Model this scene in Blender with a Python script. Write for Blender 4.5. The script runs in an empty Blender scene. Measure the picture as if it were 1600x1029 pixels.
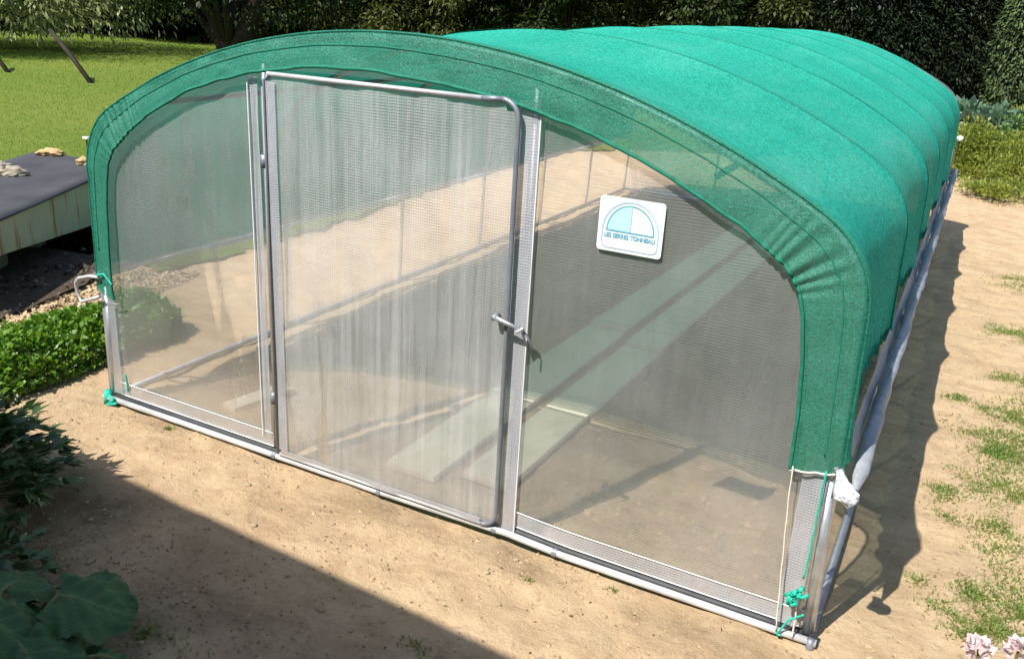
import bpy, bmesh, math, random
import numpy as np
from mathutils import Vector, Matrix
rng = np.random.default_rng(7); random.seed(7)
SC = bpy.context.scene; COL = SC.collection
R = math.radians

# ------------------------------------------------------------------ camera, sky, sun, exposure
CAM = np.array([4.1687, -3.1257, 2.2703])
RT = np.array([0.881, 0.469, 0.055]); FW = np.array([-0.425, 0.838, -0.343])
FW /= np.linalg.norm(FW); RT -= FW * (RT @ FW); RT /= np.linalg.norm(RT); UP = np.cross(RT, FW)
FOC, PCX, PCY = 1367.5, 793.6, 515.3
cd = bpy.data.cameras.new('camera'); cam = bpy.data.objects.new('camera', cd); COL.objects.link(cam)
M = Matrix.Identity(4)
for i in range(3):
    M[i][0], M[i][1], M[i][2], M[i][3] = RT[i], UP[i], -FW[i], CAM[i]
cam.matrix_world = M
cd.sensor_width = 36; cd.lens = FOC / 1600 * 36
cd.shift_x = (800 - PCX) / 1600; cd.shift_y = (PCY - 514.5) / 1600
cd.clip_end = 2000; cd.clip_start = 0.05
SC.camera = cam
SUN = Vector((-0.26, -0.71, 1.0)).normalized()          # towards the sun
w = bpy.data.worlds.new('World'); SC.world = w; w.use_nodes = True
nt = w.node_tree; bg = nt.nodes['Background']; sky = nt.nodes.new('ShaderNodeTexSky')
sky.sky_type = 'NISHITA'; sky.sun_disc = False
sky.sun_elevation = math.asin(SUN.z); sky.sun_rotation = math.atan2(SUN.x, SUN.y)
nt.links.new(sky.outputs[0], bg.inputs[0]); bg.inputs[1].default_value = 0.125
sl = bpy.data.lights.new('sun', 'SUN'); sl.energy = 4.9; sl.angle = R(0.53); sl.color = (1, 0.955, 0.88)
so = bpy.data.objects.new('sun', sl); COL.objects.link(so)
so.rotation_euler = (-SUN).to_track_quat('-Z', 'Y').to_euler(); so.location = (-4, -8, 14)
SC.view_settings.view_transform = 'Standard'; SC.view_settings.look = 'None'
SC.view_settings.gamma = 1; SC.view_settings.use_curve_mapping = False
SC.view_settings.exposure = 0.68
SC.cycles.transparent_max_bounces = 24; SC.cycles.max_bounces = 10
SC.cycles.caustics_refractive = False; SC.cycles.caustics_reflective = False

def ray(x, y):
    d = FW * FOC + RT * (x - PCX) - UP * (y - PCY)
    return d / np.linalg.norm(d)
def spot(x, y, z=0.0):                                   # a photo pixel to the point of height z it shows
    d = ray(x, y); return CAM + d * ((z - CAM[2]) / d[2])
def front(x, y, Y=0.0):                                  # a photo pixel to the point on the plane y = Y
    d = ray(x, y); return CAM + d * ((Y - CAM[1]) / d[1])

# ------------------------------------------------------------------ materials
def new_mat(name):
    m = bpy.data.materials.new(name); m.use_nodes = True
    nt = m.node_tree
    for n in list(nt.nodes): nt.nodes.remove(n)
    out = nt.nodes.new('ShaderNodeOutputMaterial')
    return m, nt, out
class G:                                                  # small node-graph helper
    def __init__(s, nt): s.nt = nt
    def n(s, t, **kw):
        o = s.nt.nodes.new('ShaderNode' + t)
        for k, v in kw.items(): setattr(o, k, v)
        return o
    def l(s, a, b): s.nt.links.new(a, b)
    def co(s): return s.n('TexCoord').outputs['Object']
    def mapp(s, v, sc=(1, 1, 1), rot=(0, 0, 0)):
        m = s.n('Mapping'); m.inputs['Scale'].default_value = sc; m.inputs['Rotation'].default_value = rot
        s.l(v, m.inputs[0]); return m.outputs[0]
    def noise(s, v, scale, detail=4, rough=0.55, dist=0):
        t = s.n('TexNoise'); t.inputs['Scale'].default_value = scale; t.inputs['Detail'].default_value = detail
        t.inputs['Roughness'].default_value = rough; t.inputs['Distortion'].default_value = dist
        s.l(v, t.inputs['Vector']); return t.outputs['Fac']
    def ramp(s, f, stops):
        r = s.n('ValToRGB'); e = r.color_ramp.elements
        while len(e) < len(stops): e.new(0.5)
        for i, (p, c) in enumerate(stops):
            e[i].position = p
            e[i].color = (c, c, c, 1) if isinstance(c, (int, float)) else (*c, 1)
        s.l(f, r.inputs[0]); return r.outputs[0]
    def mix(s, f, a, b, mode='MIX'):
        m = s.n('Mix', data_type='RGBA', blend_type=mode)
        for i, v in ((0, f), (6, a), (7, b)):
            if hasattr(v, 'node'): s.l(v, m.inputs[i])
            elif i == 0: m.inputs[0].default_value = v
            else: m.inputs[i].default_value = (*v, 1)
        return m.outputs[2]
    def math(s, op, a, b=0.0, clamp=False):
        m = s.n('Math', operation=op, use_clamp=clamp)
        for i, v in ((0, a), (1, b)):
            if hasattr(v, 'node'): s.l(v, m.inputs[i])
            else: m.inputs[i].default_value = v
        return m.outputs[0]
    def bump(s, h, st=0.3, d=0.01):
        b = s.n('Bump'); b.inputs['Strength'].default_value = st; b.inputs['Distance'].default_value = d
        s.l(h, b.inputs['Height']); return b.outputs[0]
    def shader(s, t, col=None, **kw):
        o = s.n(t)
        if col is not None:
            if hasattr(col, 'node'): s.l(col, o.inputs[0])
            else: o.inputs[0].default_value = (*col, 1)
        for k, v in kw.items():
            if hasattr(v, 'node'): s.l(v, o.inputs[k])
            else: o.inputs[k].default_value = v
        return o
    def mixs(s, f, a, b):
        m = s.n('MixShader')
        if hasattr(f, 'node'): s.l(f, m.inputs[0])
        else: m.inputs[0].default_value = f
        s.l(a.outputs[0], m.inputs[1]); s.l(b.outputs[0], m.inputs[2]); return m
    def attr(s, name):
        a = s.n('Attribute'); a.attribute_name = name; return a.outputs['Fac']

def simple(name, c1, c2=None, scale=8, rough=0.7, metal=0.0, bump=0.1, spec=0.4, fine=60):
    m, nt, out = new_mat(name); g = G(nt)
    v = g.co(); c2 = c2 or tuple(x * 0.8 for x in c1)
    col = g.mix(g.ramp(g.noise(v, scale, 5), [(0.3, 0.0), (0.7, 1.0)]), c1, c2)
    p = g.shader('BsdfPrincipled', col, Roughness=rough, Metallic=metal)
    p.inputs['Specular IOR Level'].default_value = spec
    g.l(g.bump(g.noise(v, fine, 4), bump, 0.01), p.inputs['Normal'])
    g.l(p.outputs[0], out.inputs[0]); return m

def leaf_mat(name, dark, light, trans=0.35, patch=0.6, gloss=0.08, rough=0.45):
    m, nt, out = new_mat(name); g = G(nt)
    geo = g.n('NewGeometry'); t = g.attr('tint')
    f = g.math('ADD', g.math('MULTIPLY', t, 0.65), g.math('MULTIPLY', g.noise(geo.outputs['Position'], patch, 3), 0.6))
    f = g.math('SUBTRACT', f, 0.12, True)
    col = g.mix(f, dark, light)
    d = g.shader('BsdfDiffuse', col)
    tr = g.shader('BsdfTranslucent', g.mix(0.5, col, tuple(min(1, x * 1.3) for x in light)))
    gl = g.shader('BsdfGlossy', (0.8, 0.85, 0.8), Roughness=rough)
    s = g.mixs(gloss, g.mixs(trans, d, tr), gl)
    g.l(s.outputs[0], out.inputs[0]); return m

def ground_mat():
    m, nt, out = new_mat('sandy_soil'); g = G(nt); v = g.co()
    big = g.ramp(g.noise(v, 0.8, 5, 0.6), [(0.32, 0.0), (0.68, 1.0)])
    mid = g.ramp(g.noise(v, 5.0, 6, 0.65), [(0.35, 0.0), (0.7, 1.0)])
    fine = g.ramp(g.noise(v, 60, 4, 0.7), [(0.3, 0.0), (0.75, 1.0)])
    col = g.mix(big, (0.52, 0.378, 0.228), (0.41, 0.288, 0.170))
    col = g.mix(g.math('MULTIPLY', mid, 0.75), col, (0.575, 0.435, 0.275))
    st_ = g.ramp(g.noise(g.mapp(v, (1, 2.2, 1), (0, 0, 0.5)), 3.2, 7, 0.72, 0.8), [(0.46, 0.0), (0.66, 1.0)])
    col = g.mix(g.math('MULTIPLY', st_, 0.6), col, (0.29, 0.195, 0.115))
    col = g.mix(g.math('MULTIPLY', fine, 0.30), col, (0.27, 0.18, 0.105))
    sp = g.ramp(g.noise(v, 17, 7, 0.8, 0.8), [(0.57, 0.0), (0.66, 1.0)])
    col = g.mix(g.math('MULTIPLY', sp, 0.55), col, (0.13, 0.085, 0.05))
    # organic litter: masks painted on the vertices where plants shed on the sand
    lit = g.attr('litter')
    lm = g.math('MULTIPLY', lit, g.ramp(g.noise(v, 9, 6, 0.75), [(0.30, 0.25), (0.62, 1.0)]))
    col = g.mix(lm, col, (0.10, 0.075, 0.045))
    damp_shade = g.attr('damp_shade')  # damp soil and painted roof shade on the greenhouse floor
    dm = g.math('MULTIPLY', g.math('MULTIPLY', damp_shade, 0.95), g.ramp(g.noise(v, 3, 5, 0.6), [(0.3, 0.45), (0.65, 1.0)]))
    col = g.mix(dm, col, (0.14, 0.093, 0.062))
    far = g.attr('far'); col = g.mix(far, col, (0.06, 0.085, 0.025))
    h = g.math('ADD', g.noise(v, 14, 8, 0.7), g.math('MULTIPLY', g.noise(v, 90, 4, 0.7), 0.35))
    p = g.shader('BsdfPrincipled', col, Roughness=0.95); p.inputs['Specular IOR Level'].default_value = 0.15
    g.l(g.bump(h, 0.85, 0.022), p.inputs['Normal'])
    g.l(p.outputs[0], out.inputs[0]); return m

def lawn_mat():
    m, nt, out = new_mat('lawn_turf'); g = G(nt); v = g.co()
    a = g.ramp(g.noise(v, 0.22, 4), [(0.35, 0.0), (0.65, 1.0)])
    b = g.ramp(g.noise(g.mapp(v, (0.8, 2.6, 1), (0, 0, -0.5)), 0.9, 6, 0.7), [(0.36, 0.0), (0.64, 1.0)])
    c = g.ramp(g.noise(v, 40, 4, 0.7), [(0.3, 0.0), (0.7, 1.0)])
    col = g.mix(a, (0.095, 0.165, 0.015), (0.155, 0.20, 0.028))
    col = g.mix(g.math('MULTIPLY', b, 0.5), col, (0.190, 0.215, 0.040))
    col = g.mix(g.math('MULTIPLY', c, 0.4), col, (0.06, 0.11, 0.014))
    p = g.shader('BsdfPrincipled', col, Roughness=0.9); p.inputs['Specular IOR Level'].default_value = 0.2
    g.l(g.bump(g.noise(v, 30, 6, 0.8), 0.7, 0.04), p.inputs['Normal'])
    g.l(p.outputs[0], out.inputs[0]); return m

def film_mat(name, clear=0.52, streak=0.0, blur=0.22, white=(0.78, 0.79, 0.80)):
    m, nt, out = new_mat(name); g = G(nt); v = g.co()
    wx = g.n('TexWave', wave_type='BANDS', bands_direction='X'); wx.inputs['Scale'].default_value = 27
    wz = g.n('TexWave', wave_type='BANDS', bands_direction='Z'); wz.inputs['Scale'].default_value = 26
    for t in (wx, wz):
        t.inputs['Distortion'].default_value = 0.25; t.inputs['Detail'].default_value = 1; t.inputs['Detail Scale'].default_value = 0.4
        g.l(v, t.inputs['Vector'])
    hx = g.ramp(wx.outputs['Fac'], [(0.72, 0.0), (0.97, 1.0)]); hz = g.ramp(wz.outputs['Fac'], [(0.66, 0.0), (0.97, 1.0)])
    vis = g.ramp(g.noise(v, 2.6, 5, 0.65, 0.5), [(0.36, 0.08), (0.66, 1.0)])          # the scrim shows in some places more than others
    thread = g.math('MULTIPLY', g.math('MAXIMUM', g.math('MULTIPLY', hx, 0.6), hz), vis)
    op = g.math('ADD', 1 - clear, g.math('MULTIPLY', thread, 0.26))
    if streak:
        st = g.ramp(g.noise(g.mapp(v, (14, 1, 0.55)), 1.6, 6, 0.62, 0.5), [(0.38, 0.0), (0.72, 1.0)])
        st2 = g.ramp(g.noise(g.mapp(v, (42, 1, 0.9)), 1.0, 4, 0.6), [(0.45, 0.0), (0.75, 1.0)])
        st = g.math('ADD', g.math('MULTIPLY', st, 0.8), g.math('MULTIPLY', st2, 0.35))
        op = g.math('ADD', op, g.math('MULTIPLY', g.math('SUBTRACT', st, 0.12), streak), True)
    op = g.math('ADD', op, g.math('MULTIPLY', g.math('SUBTRACT', g.noise(v, 2.3, 4), 0.5), 0.22), True)
    bmp = g.bump(g.math('ADD', thread, g.math('MULTIPLY', g.noise(g.mapp(v, (6, 1, 1.2)), 3, 6, 0.65, 1.2), 3.0)), 0.4, 0.007)
    sx = g.n('SeparateXYZ'); g.l(v, sx.inputs[0])
    low = g.ramp(sx.outputs[2], [(0.03, 1.0), (0.38, 0.0)])
    mud = g.math('MULTIPLY', low, g.ramp(g.noise(v, 11, 6, 0.75), [(0.40, 0.0), (0.70, 1.0)]))
    op = g.math('ADD', op, g.math('MULTIPLY', mud, 0.28), True)
    white_ = g.mix(g.math('MULTIPLY', mud, 0.8), white, (0.42, 0.31, 0.20))
    tp = g.shader('BsdfTransparent', (0.96, 0.965, 0.97))
    rf = g.shader('BsdfRefraction', (0.95, 0.95, 0.95), Roughness=0.75, IOR=1.018)
    dcol = g.mix(thread, white_, (0.22, 0.23, 0.22))
    df = g.shader('BsdfDiffuse', dcol); tl = g.shader('BsdfTranslucent', white)
    g.l(bmp, df.inputs['Normal'])
    gl = g.shader('BsdfGlossy', (1, 1, 1), Roughness=0.28); g.l(bmp, gl.inputs['Normal'])
    clearS = g.mixs(blur / max(clear, 0.01), tp, rf)
    solid = g.mixs(0.30, df, tl)
    s = g.mixs(op, clearS, solid)
    fr = g.n('LayerWeight'); fr.inputs['Blend'].default_value = 0.25
    s = g.mixs(g.math('MULTIPLY', fr.outputs['Fresnel'], 0.45, True), s, gl)
    g.l(s.outputs[0], out.inputs[0]); return m

def net_mat(name, through=0.2, col=(0.006, 0.245, 0.170), lite=(0.055, 0.53, 0.40), tl_=0.17, gl_=0.025):
    m, nt, out = new_mat(name); g = G(nt); v = g.co()
    fine = g.noise(v, 130, 3, 0.8)
    big = g.ramp(g.noise(v, 1.6, 4), [(0.3, 0.0), (0.7, 1.0)])
    c = g.mix(g.ramp(g.math('ADD', g.math('MULTIPLY', fine, 0.6), g.math('MULTIPLY', g.noise(v, 55, 3, 0.7), 0.4)), [(0.42, 0.0), (0.58, 1.0)]), col, lite)
    c = g.mix(g.math('MULTIPLY', big, 0.30), c, tuple(x * 0.75 for x in col))
    dust = g.ramp(g.noise(g.mapp(v, (1, 0.5, 1)), 3.1, 6, 0.65), [(0.50, 0.0), (0.75, 1.0)])
    c = g.mix(g.math('MULTIPLY', dust, 0.22), c, (0.16, 0.50, 0.42))
    wv = g.n('TexWave', wave_type='BANDS', bands_direction='Y'); wv.inputs['Scale'].default_value = 14
    wv.inputs['Distortion'].default_value = 1.5; wv.inputs['Detail'].default_value = 2; g.l(v, wv.inputs['Vector'])
    bmp = g.bump(g.math('ADD', fine, g.math('MULTIPLY', wv.outputs['Fac'], 0.16)), 0.65, 0.007)
    df = g.shader('BsdfDiffuse', c); tl = g.shader('BsdfTranslucent', c)
    gl = g.shader('BsdfGlossy', (0.75, 0.95, 0.88), Roughness=0.42)
    for q in (df, gl): g.l(bmp, q.inputs['Normal'])
    tp = g.shader('BsdfTransparent', (0.80, 0.92, 0.88))
    solid = g.mixs(gl_, g.mixs(tl_, df, tl), gl)
    hole = g.math('MULTIPLY', g.ramp(g.noise(v, 170, 2, 0.6), [(0.38, 0.4), (0.62, 1.6)]), through)
    s = g.mixs(hole, solid, tp)
    g.l(s.outputs[0], out.inputs[0]); return m

MT = {}
MT['ground'] = ground_mat(); MT['lawn'] = lawn_mat()
MT['film'] = film_mat('clear_film', 0.815, 0.04, 0.26, (0.80, 0.80, 0.80))
MT['door_film'] = film_mat('door_film', 0.66, 0.27, 0.34, (0.82, 0.82, 0.83))
MT['strip'] = film_mat('doubled_film', 0.34, 0.15, 0.10, (0.62, 0.63, 0.69))
MT['roll_lit'] = simple('sunlit_rolled_film', (0.74, 0.79, 0.88), (0.62, 0.67, 0.76), 16, 0.45, 0, 0.3, 0.5, 30)  # same film as the other roll, sunlight on it put into the colour
MT['bunched'] = simple('bunched_film', (0.66, 0.67, 0.70), (0.42, 0.43, 0.47), 45, 0.35, 0, 1.0, 0.5, 70)
MT['roll'] = simple('rolled_film', (0.27, 0.29, 0.32), (0.16, 0.175, 0.20), 16, 0.45, 0, 0.4, 0.5, 30)
MT['net'] = net_mat('green_shade_net', 0.045)
MT['band'] = net_mat('green_net_flap', 0.38, (0.010, 0.24, 0.145), (0.05, 0.34, 0.24), 0.25, 0.05)
MT['net_ridge_shade'] = net_mat('net_ridge_shade', 0.03, (0.005, 0.215, 0.15), (0.045, 0.46, 0.345))  # net colour darkened to paint the shading along hoop ridges
MT['hem'] = simple('green_hem', (0.004, 0.12, 0.07), (0.01, 0.19, 0.12), 40, 0.8)
MT['cord'] = simple('green_cord', (0.01, 0.36, 0.25), (0.02, 0.45, 0.33), 60, 0.6)
MT['string'] = simple('white_string', (0.75, 0.72, 0.62), (0.6, 0.56, 0.45), 60, 0.8)
MT['steel'] = simple('galvanised_steel', (0.56, 0.58, 0.60), (0.42, 0.44, 0.47), 22, 0.38, 0.75, 0.05)
MT['dark_steel'] = simple('dull_steel', (0.25, 0.27, 0.31), (0.19, 0.205, 0.24), 22, 0.5, 0.4, 0.05)
MT['slot_dark'] = simple('slot_shade_tone', (0.035, 0.036, 0.04), (0.06, 0.06, 0.065), 22, 0.6, 0.1, 0.05)  # near black, stands for shade in the slot over the base pipe
MT['pale_steel'] = simple('pale_steel', (0.66, 0.67, 0.68), (0.44, 0.44, 0.44), 9, 0.5, 0.35, 0.05)
MT['white'] = simple('white_plastic', (0.80, 0.81, 0.82), (0.68, 0.69, 0.69), 12, 0.4, 0, 0.03)
MT['blue'] = simple('pale_blue_print', (0.42, 0.70, 0.80), (0.38, 0.66, 0.77), 30, 0.45, 0, 0.02)
MT['teal'] = simple('teal_print', (0.10, 0.34, 0.45), (0.13, 0.38, 0.48), 30, 0.45, 0, 0.02)
MT['grey_print'] = simple('grey_print', (0.36, 0.50, 0.58), (0.40, 0.55, 0.62), 30, 0.45, 0, 0.02)
MT['pink_print'] = simple('faded_pink_print', (0.75, 0.66, 0.72), (0.72, 0.68, 0.72), 30, 0.45, 0, 0.02)
MT['board'] = simple('weathered_board', (0.74, 0.65, 0.50), (0.62, 0.54, 0.41), 5, 0.85, 0, 0.3, 0.2, 25)
MT['bark'] = simple('dark_bark', (0.018, 0.015, 0.012), (0.04, 0.033, 0.026), 6, 0.95, 0, 0.8, 0.1, 18)
MT['pole'] = simple('dark_wood', (0.028, 0.023, 0.018), (0.05, 0.04, 0.03), 6, 0.9, 0, 0.5, 0.1, 18)
MT['liner'] = simple('dark_liner', (0.072, 0.073, 0.080), (0.046, 0.047, 0.052), 2.5, 0.75, 0, 0.3, 0.15, 6)
MT['stone'] = simple('tan_stone', (0.54, 0.38, 0.18), (0.36, 0.24, 0.12), 9, 0.9, 0, 0.6, 0.2, 25)
MT['stone2'] = simple('grey_stone', (0.36, 0.31, 0.24), (0.22, 0.19, 0.15), 9, 0.9, 0, 0.6, 0.2, 25)
MT['pebble'] = simple('pebble', (0.40, 0.31, 0.21), (0.26, 0.20, 0.14), 9, 0.95, 0, 0.5, 0.15, 60)
MT['block'] = simple('concrete_block', (0.22, 0.20, 0.165), (0.16, 0.145, 0.12), 9, 0.95, 0, 0.4, 0.2, 30)
MT['soil'] = simple('shaded_mulch', (0.045, 0.034, 0.026), (0.085, 0.065, 0.048), 12, 0.97, 0, 0.9, 0.1, 35)
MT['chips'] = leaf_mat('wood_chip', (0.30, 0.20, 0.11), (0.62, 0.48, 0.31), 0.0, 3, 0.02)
MT['chips_shaded'] = leaf_mat('mulch_chip', (0.03, 0.024, 0.018), (0.19, 0.15, 0.115), 0.0, 3, 0.02)  # mulch chips with the tank's shade included in the colour
MT['clod'] = leaf_mat('sand_clod', (0.30, 0.205, 0.115), (0.50, 0.37, 0.23), 0.0, 3, 0.01)
MT['twig'] = leaf_mat('dry_litter', (0.06, 0.042, 0.025), (0.22, 0.155, 0.085), 0.0, 3, 0.01)
MT['grass'] = leaf_mat('grass_blade', (0.085, 0.16, 0.022), (0.24, 0.31, 0.06), 0.3, 1.2, 0.04)
MT['mown'] = leaf_mat('mown_grass', (0.085, 0.155, 0.012), (0.195, 0.25, 0.032), 0.3, 0.5, 0.03)
MT['parsley'] = leaf_mat('hedge_leaf', (0.045, 0.15, 0.008), (0.19, 0.34, 0.02), 0.35, 6, 0.05)
MT['peony'] = leaf_mat('dark_leaf', (0.02, 0.055, 0.014), (0.065, 0.125, 0.03), 0.25, 5, 0.06)
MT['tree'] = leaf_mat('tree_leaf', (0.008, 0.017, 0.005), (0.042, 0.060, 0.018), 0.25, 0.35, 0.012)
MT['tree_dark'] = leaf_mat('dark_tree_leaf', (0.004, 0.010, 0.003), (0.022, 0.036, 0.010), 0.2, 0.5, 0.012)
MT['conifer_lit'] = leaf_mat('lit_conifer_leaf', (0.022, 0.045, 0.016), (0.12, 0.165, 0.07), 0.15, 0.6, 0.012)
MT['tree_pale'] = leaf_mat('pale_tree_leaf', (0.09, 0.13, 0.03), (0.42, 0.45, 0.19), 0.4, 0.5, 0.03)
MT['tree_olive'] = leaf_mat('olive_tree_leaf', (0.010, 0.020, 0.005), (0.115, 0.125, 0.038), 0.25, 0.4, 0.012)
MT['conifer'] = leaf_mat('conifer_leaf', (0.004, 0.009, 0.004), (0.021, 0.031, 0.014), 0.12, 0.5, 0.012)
MT['lime'] = leaf_mat('lime_leaf', (0.06, 0.13, 0.010), (0.33, 0.35, 0.06), 0.35, 3.5, 0.03)
MT['garden'] = leaf_mat('garden_leaf', (0.05, 0.12, 0.02), (0.17, 0.26, 0.06), 0.3, 3, 0.06)
MT['bluegreen'] = leaf_mat('blue_green_leaf', (0.05, 0.115, 0.06), (0.16, 0.25, 0.15), 0.2, 3, 0.08)
MT['blossom'] = leaf_mat('cream_petal', (0.62, 0.56, 0.50), (0.82, 0.78, 0.72), 0.3, 9, 0.03)
MT['petal'] = leaf_mat('pink_petal', (0.62, 0.42, 0.46), (0.80, 0.70, 0.68), 0.3, 9, 0.05)
MT['plaster'] = simple('pale_plaster', (0.78, 0.72, 0.62), (0.72, 0.66, 0.56), 3, 0.9, 0, 0.2, 0.2, 40)
MT['roof'] = simple('brown_roof', (0.16, 0.09, 0.065), (0.11, 0.07, 0.055), 5, 0.9, 0, 0.3, 0.2, 20)
MT['glass'] = simple('dark_glass', (0.03, 0.035, 0.04), (0.02, 0.025, 0.03), 3, 0.05, 0, 0, 0.6)

def tank_mat():
    m, nt, out = new_mat('rusty_painted_tank'); g = G(nt); v = g.co()
    col = g.mix(g.ramp(g.noise(v, 3, 5), [(0.3, 0.0), (0.7, 1.0)]), (0.36, 0.40, 0.28), (0.29, 0.33, 0.235))
    st = g.ramp(g.noise(g.mapp(v, (7, 7, 0.7)), 1.3, 5, 0.6), [(0.565, 0.0), (0.64, 1.0)])
    col = g.mix(g.math('MULTIPLY', st, 0.9), col, (0.24, 0.13, 0.045))
    p = g.shader('BsdfPrincipled', col, Roughness=0.8)
    g.l(g.bump(g.noise(v, 30, 4), 0.2, 0.01), p.inputs['Normal'])
    g.l(p.outputs[0], out.inputs[0]); return m
MT['tank'] = tank_mat()
def big_leaf_mat():
    m, nt, out = new_mat('rhubarb_leaf'); g = G(nt); v = g.co()
    ve = g.attr('vein')
    col = g.mix(g.ramp(g.noise(v, 9, 5), [(0.3, 0.0), (0.7, 1.0)]), (0.035, 0.10, 0.038), (0.07, 0.15, 0.055))
    col = g.mix(g.math('MULTIPLY', ve, 0.6), col, (0.17, 0.26, 0.12))
    d = g.shader('BsdfPrincipled', col, Roughness=0.5); d.inputs['Specular IOR Level'].default_value = 0.3
    g.l(g.bump(g.noise(v, 45, 4), 0.5, 0.008), d.inputs['Normal'])
    tl = g.shader('BsdfTranslucent', col)
    g.l(g.mixs(0.25, d, tl).outputs[0], out.inputs[0]); return m
MT['rhubarb'] = big_leaf_mat()
MT['stalk'] = simple('green_stalk', (0.10, 0.17, 0.06), (0.16, 0.12, 0.05), 12, 0.6)

# ------------------------------------------------------------------ building helpers
def tag(o, label=None, cat=None, group=None, kind=None):
    for k, v in (('label', label), ('category', cat), ('group', group), ('kind', kind)):
        if v: o[k] = v
    return o
def empty(name, loc=(0, 0, 0), rz=0.0):
    o = bpy.data.objects.new(name, None); COL.objects.link(o); o.location = loc; o.rotation_euler = (0, 0, rz)
    o.empty_display_size = 0.1; return o
def link(name, me, mat, parent=None, smooth=False):
    o = bpy.data.objects.new(name, me); COL.objects.link(o)
    if mat and not me.materials: me.materials.append(MT[mat] if isinstance(mat, str) else mat)
    if parent: o.parent = parent
    if smooth: me.polygons.foreach_set('use_smooth', np.ones(len(me.polygons), bool))
    return o
class MB:
    def __init__(s): s.v = []; s.f = []
    def add(s, vs, fs):
        b = len(s.v); s.v += [tuple(map(float, p)) for p in vs]; s.f += [tuple(i + b for i in f) for f in fs]; return s
    def tube(s, pts, r, n=8, cap=True):
        P = [Vector(p) for p in pts]; rs = r if hasattr(r, '__len__') else [r] * len(P)
        vs, fs = [], []; prev = None
        for i, p in enumerate(P):
            t = ((P[min(i + 1, len(P) - 1)] - P[max(i - 1, 0)])).normalized()
            if prev is None:
                a = Vector((0, 0, 1)) if abs(t.z) < 0.9 else Vector((1, 0, 0)); u = t.cross(a).normalized()
            else:
                u = (prev - t * prev.dot(t)).normalized()
            prev = u; q = t.cross(u)
            for k in range(n):
                an = 2 * math.pi * k / n; vs.append(p + (u * math.cos(an) + q * math.sin(an)) * rs[i])
        for i in range(len(P) - 1):
            for k in range(n):
                fs.append((i * n + k, i * n + (k + 1) % n, (i + 1) * n + (k + 1) % n, (i + 1) * n + k))
        if cap: fs.append(tuple(range(n))[::-1]); fs.append(tuple((len(P) - 1) * n + k for k in range(n)))
        return s.add(vs, fs)
    def box(s, c, d, rz=0.0, M=None):
        vs = []
        for z in (-1, 1):
            for x, y in ((-1, -1), (1, -1), (1, 1), (-1, 1)):
                p = Vector((x * d[0] / 2, y * d[1] / 2, z * d[2] / 2)); p.rotate(Matrix.Rotation(rz, 3, 'Z')) if rz else None
                if M is not None: p = M @ p
                vs.append(p + Vector(c))
        return s.add(vs, [(3, 2, 1, 0), (4, 5, 6, 7), (0, 1, 5, 4), (1, 2, 6, 5), (2, 3, 7, 6), (3, 0, 4, 7)])
    def grid(s, A):                                          # A[i][j] = point
        A = np.asarray(A, float); n, m = A.shape[:2]
        return s.add(A.reshape(-1, 3), [(i * m + j, i * m + j + 1, (i + 1) * m + j + 1, (i + 1) * m + j) for i in range(n - 1) for j in range(m - 1)])
    def build(s, name, mat, parent=None, smooth=False, bevel=0.0):
        me = bpy.data.meshes.new(name); me.from_pydata(s.v, [], s.f); me.update()
        if bevel:
            bm = bmesh.new(); bm.from_mesh(me)
            bmesh.ops.bevel(bm, geom=bm.edges[:], offset=bevel, segments=2, affect='EDGES', profile=0.6)
            bm.to_mesh(me); bm.free()
        return link(name, me, mat, parent, smooth)

def quads_mesh(name, V, nq, tint=None):                      # V: (nq,4,3)
    me = bpy.data.meshes.new(name); V = np.ascontiguousarray(V, np.float32)
    me.vertices.add(nq * 4); me.vertices.foreach_set('co', V.ravel())
    me.loops.add(nq * 4); me.loops.foreach_set('vertex_index', np.arange(nq * 4, dtype=np.int32))
    me.polygons.add(nq); me.polygons.foreach_set('loop_start', np.arange(0, nq * 4, 4, dtype=np.int32))
    me.polygons.foreach_set('loop_total', np.full(nq, 4, np.int32))
    me.update(calc_edges=True)
    if tint is not None:
        a = me.attributes.new('tint', 'FLOAT', 'POINT'); a.data.foreach_set('value', np.repeat(tint, 4).astype(np.float32))
    return me
def unit(a): return a / (np.linalg.norm(a, axis=-1, keepdims=True) + 1e-9)
def leaves(P, D, size, aspect=0.5, fold=0.15, tint=None, Nrm=None):
    """leaf-shaped quads at P growing along D"""
    n = len(P); D = unit(D)
    size = np.broadcast_to(np.asarray(size, float), (n,))[:, None]
    rnd = rng.normal(size=(n, 3)) if Nrm is None else Nrm + 0.35 * rng.normal(size=(n, 3))
    S = unit(np.cross(D, rnd)); N = np.cross(S, D)
    V = np.stack([P, P + D * size * 0.45 + S * size * aspect * 0.5 + N * size * fold,
                  P + D * size, P + D * size * 0.5 - S * size * aspect * 0.5 + N * size * fold], 1)
    return V, (rng.random(n) if tint is None else tint)
def cloud(name, mat, parent, P, D, size, aspect=0.5, tint=None, Nrm=None):
    V, t = leaves(P, D, size, aspect, tint=tint, Nrm=Nrm)
    return link(name, quads_mesh(name, V, len(V), t), mat, parent)
def vnoise(x, y, seed=0):                                    # smooth value noise, -1..1
    r = np.random.default_rng(seed); T = r.random((64, 64)) * 2 - 1
    xi = np.floor(x).astype(int); yi = np.floor(y).astype(int); fx = x - xi; fy = y - yi
    fx = fx * fx * (3 - 2 * fx); fy = fy * fy * (3 - 2 * fy); a = lambda i, j: T[(xi + i) % 64, (yi + j) % 64]
    return (a(0, 0) * (1 - fx) + a(1, 0) * fx) * (1 - fy) + (a(0, 1) * (1 - fx) + a(1, 1) * fx) * fy
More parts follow.
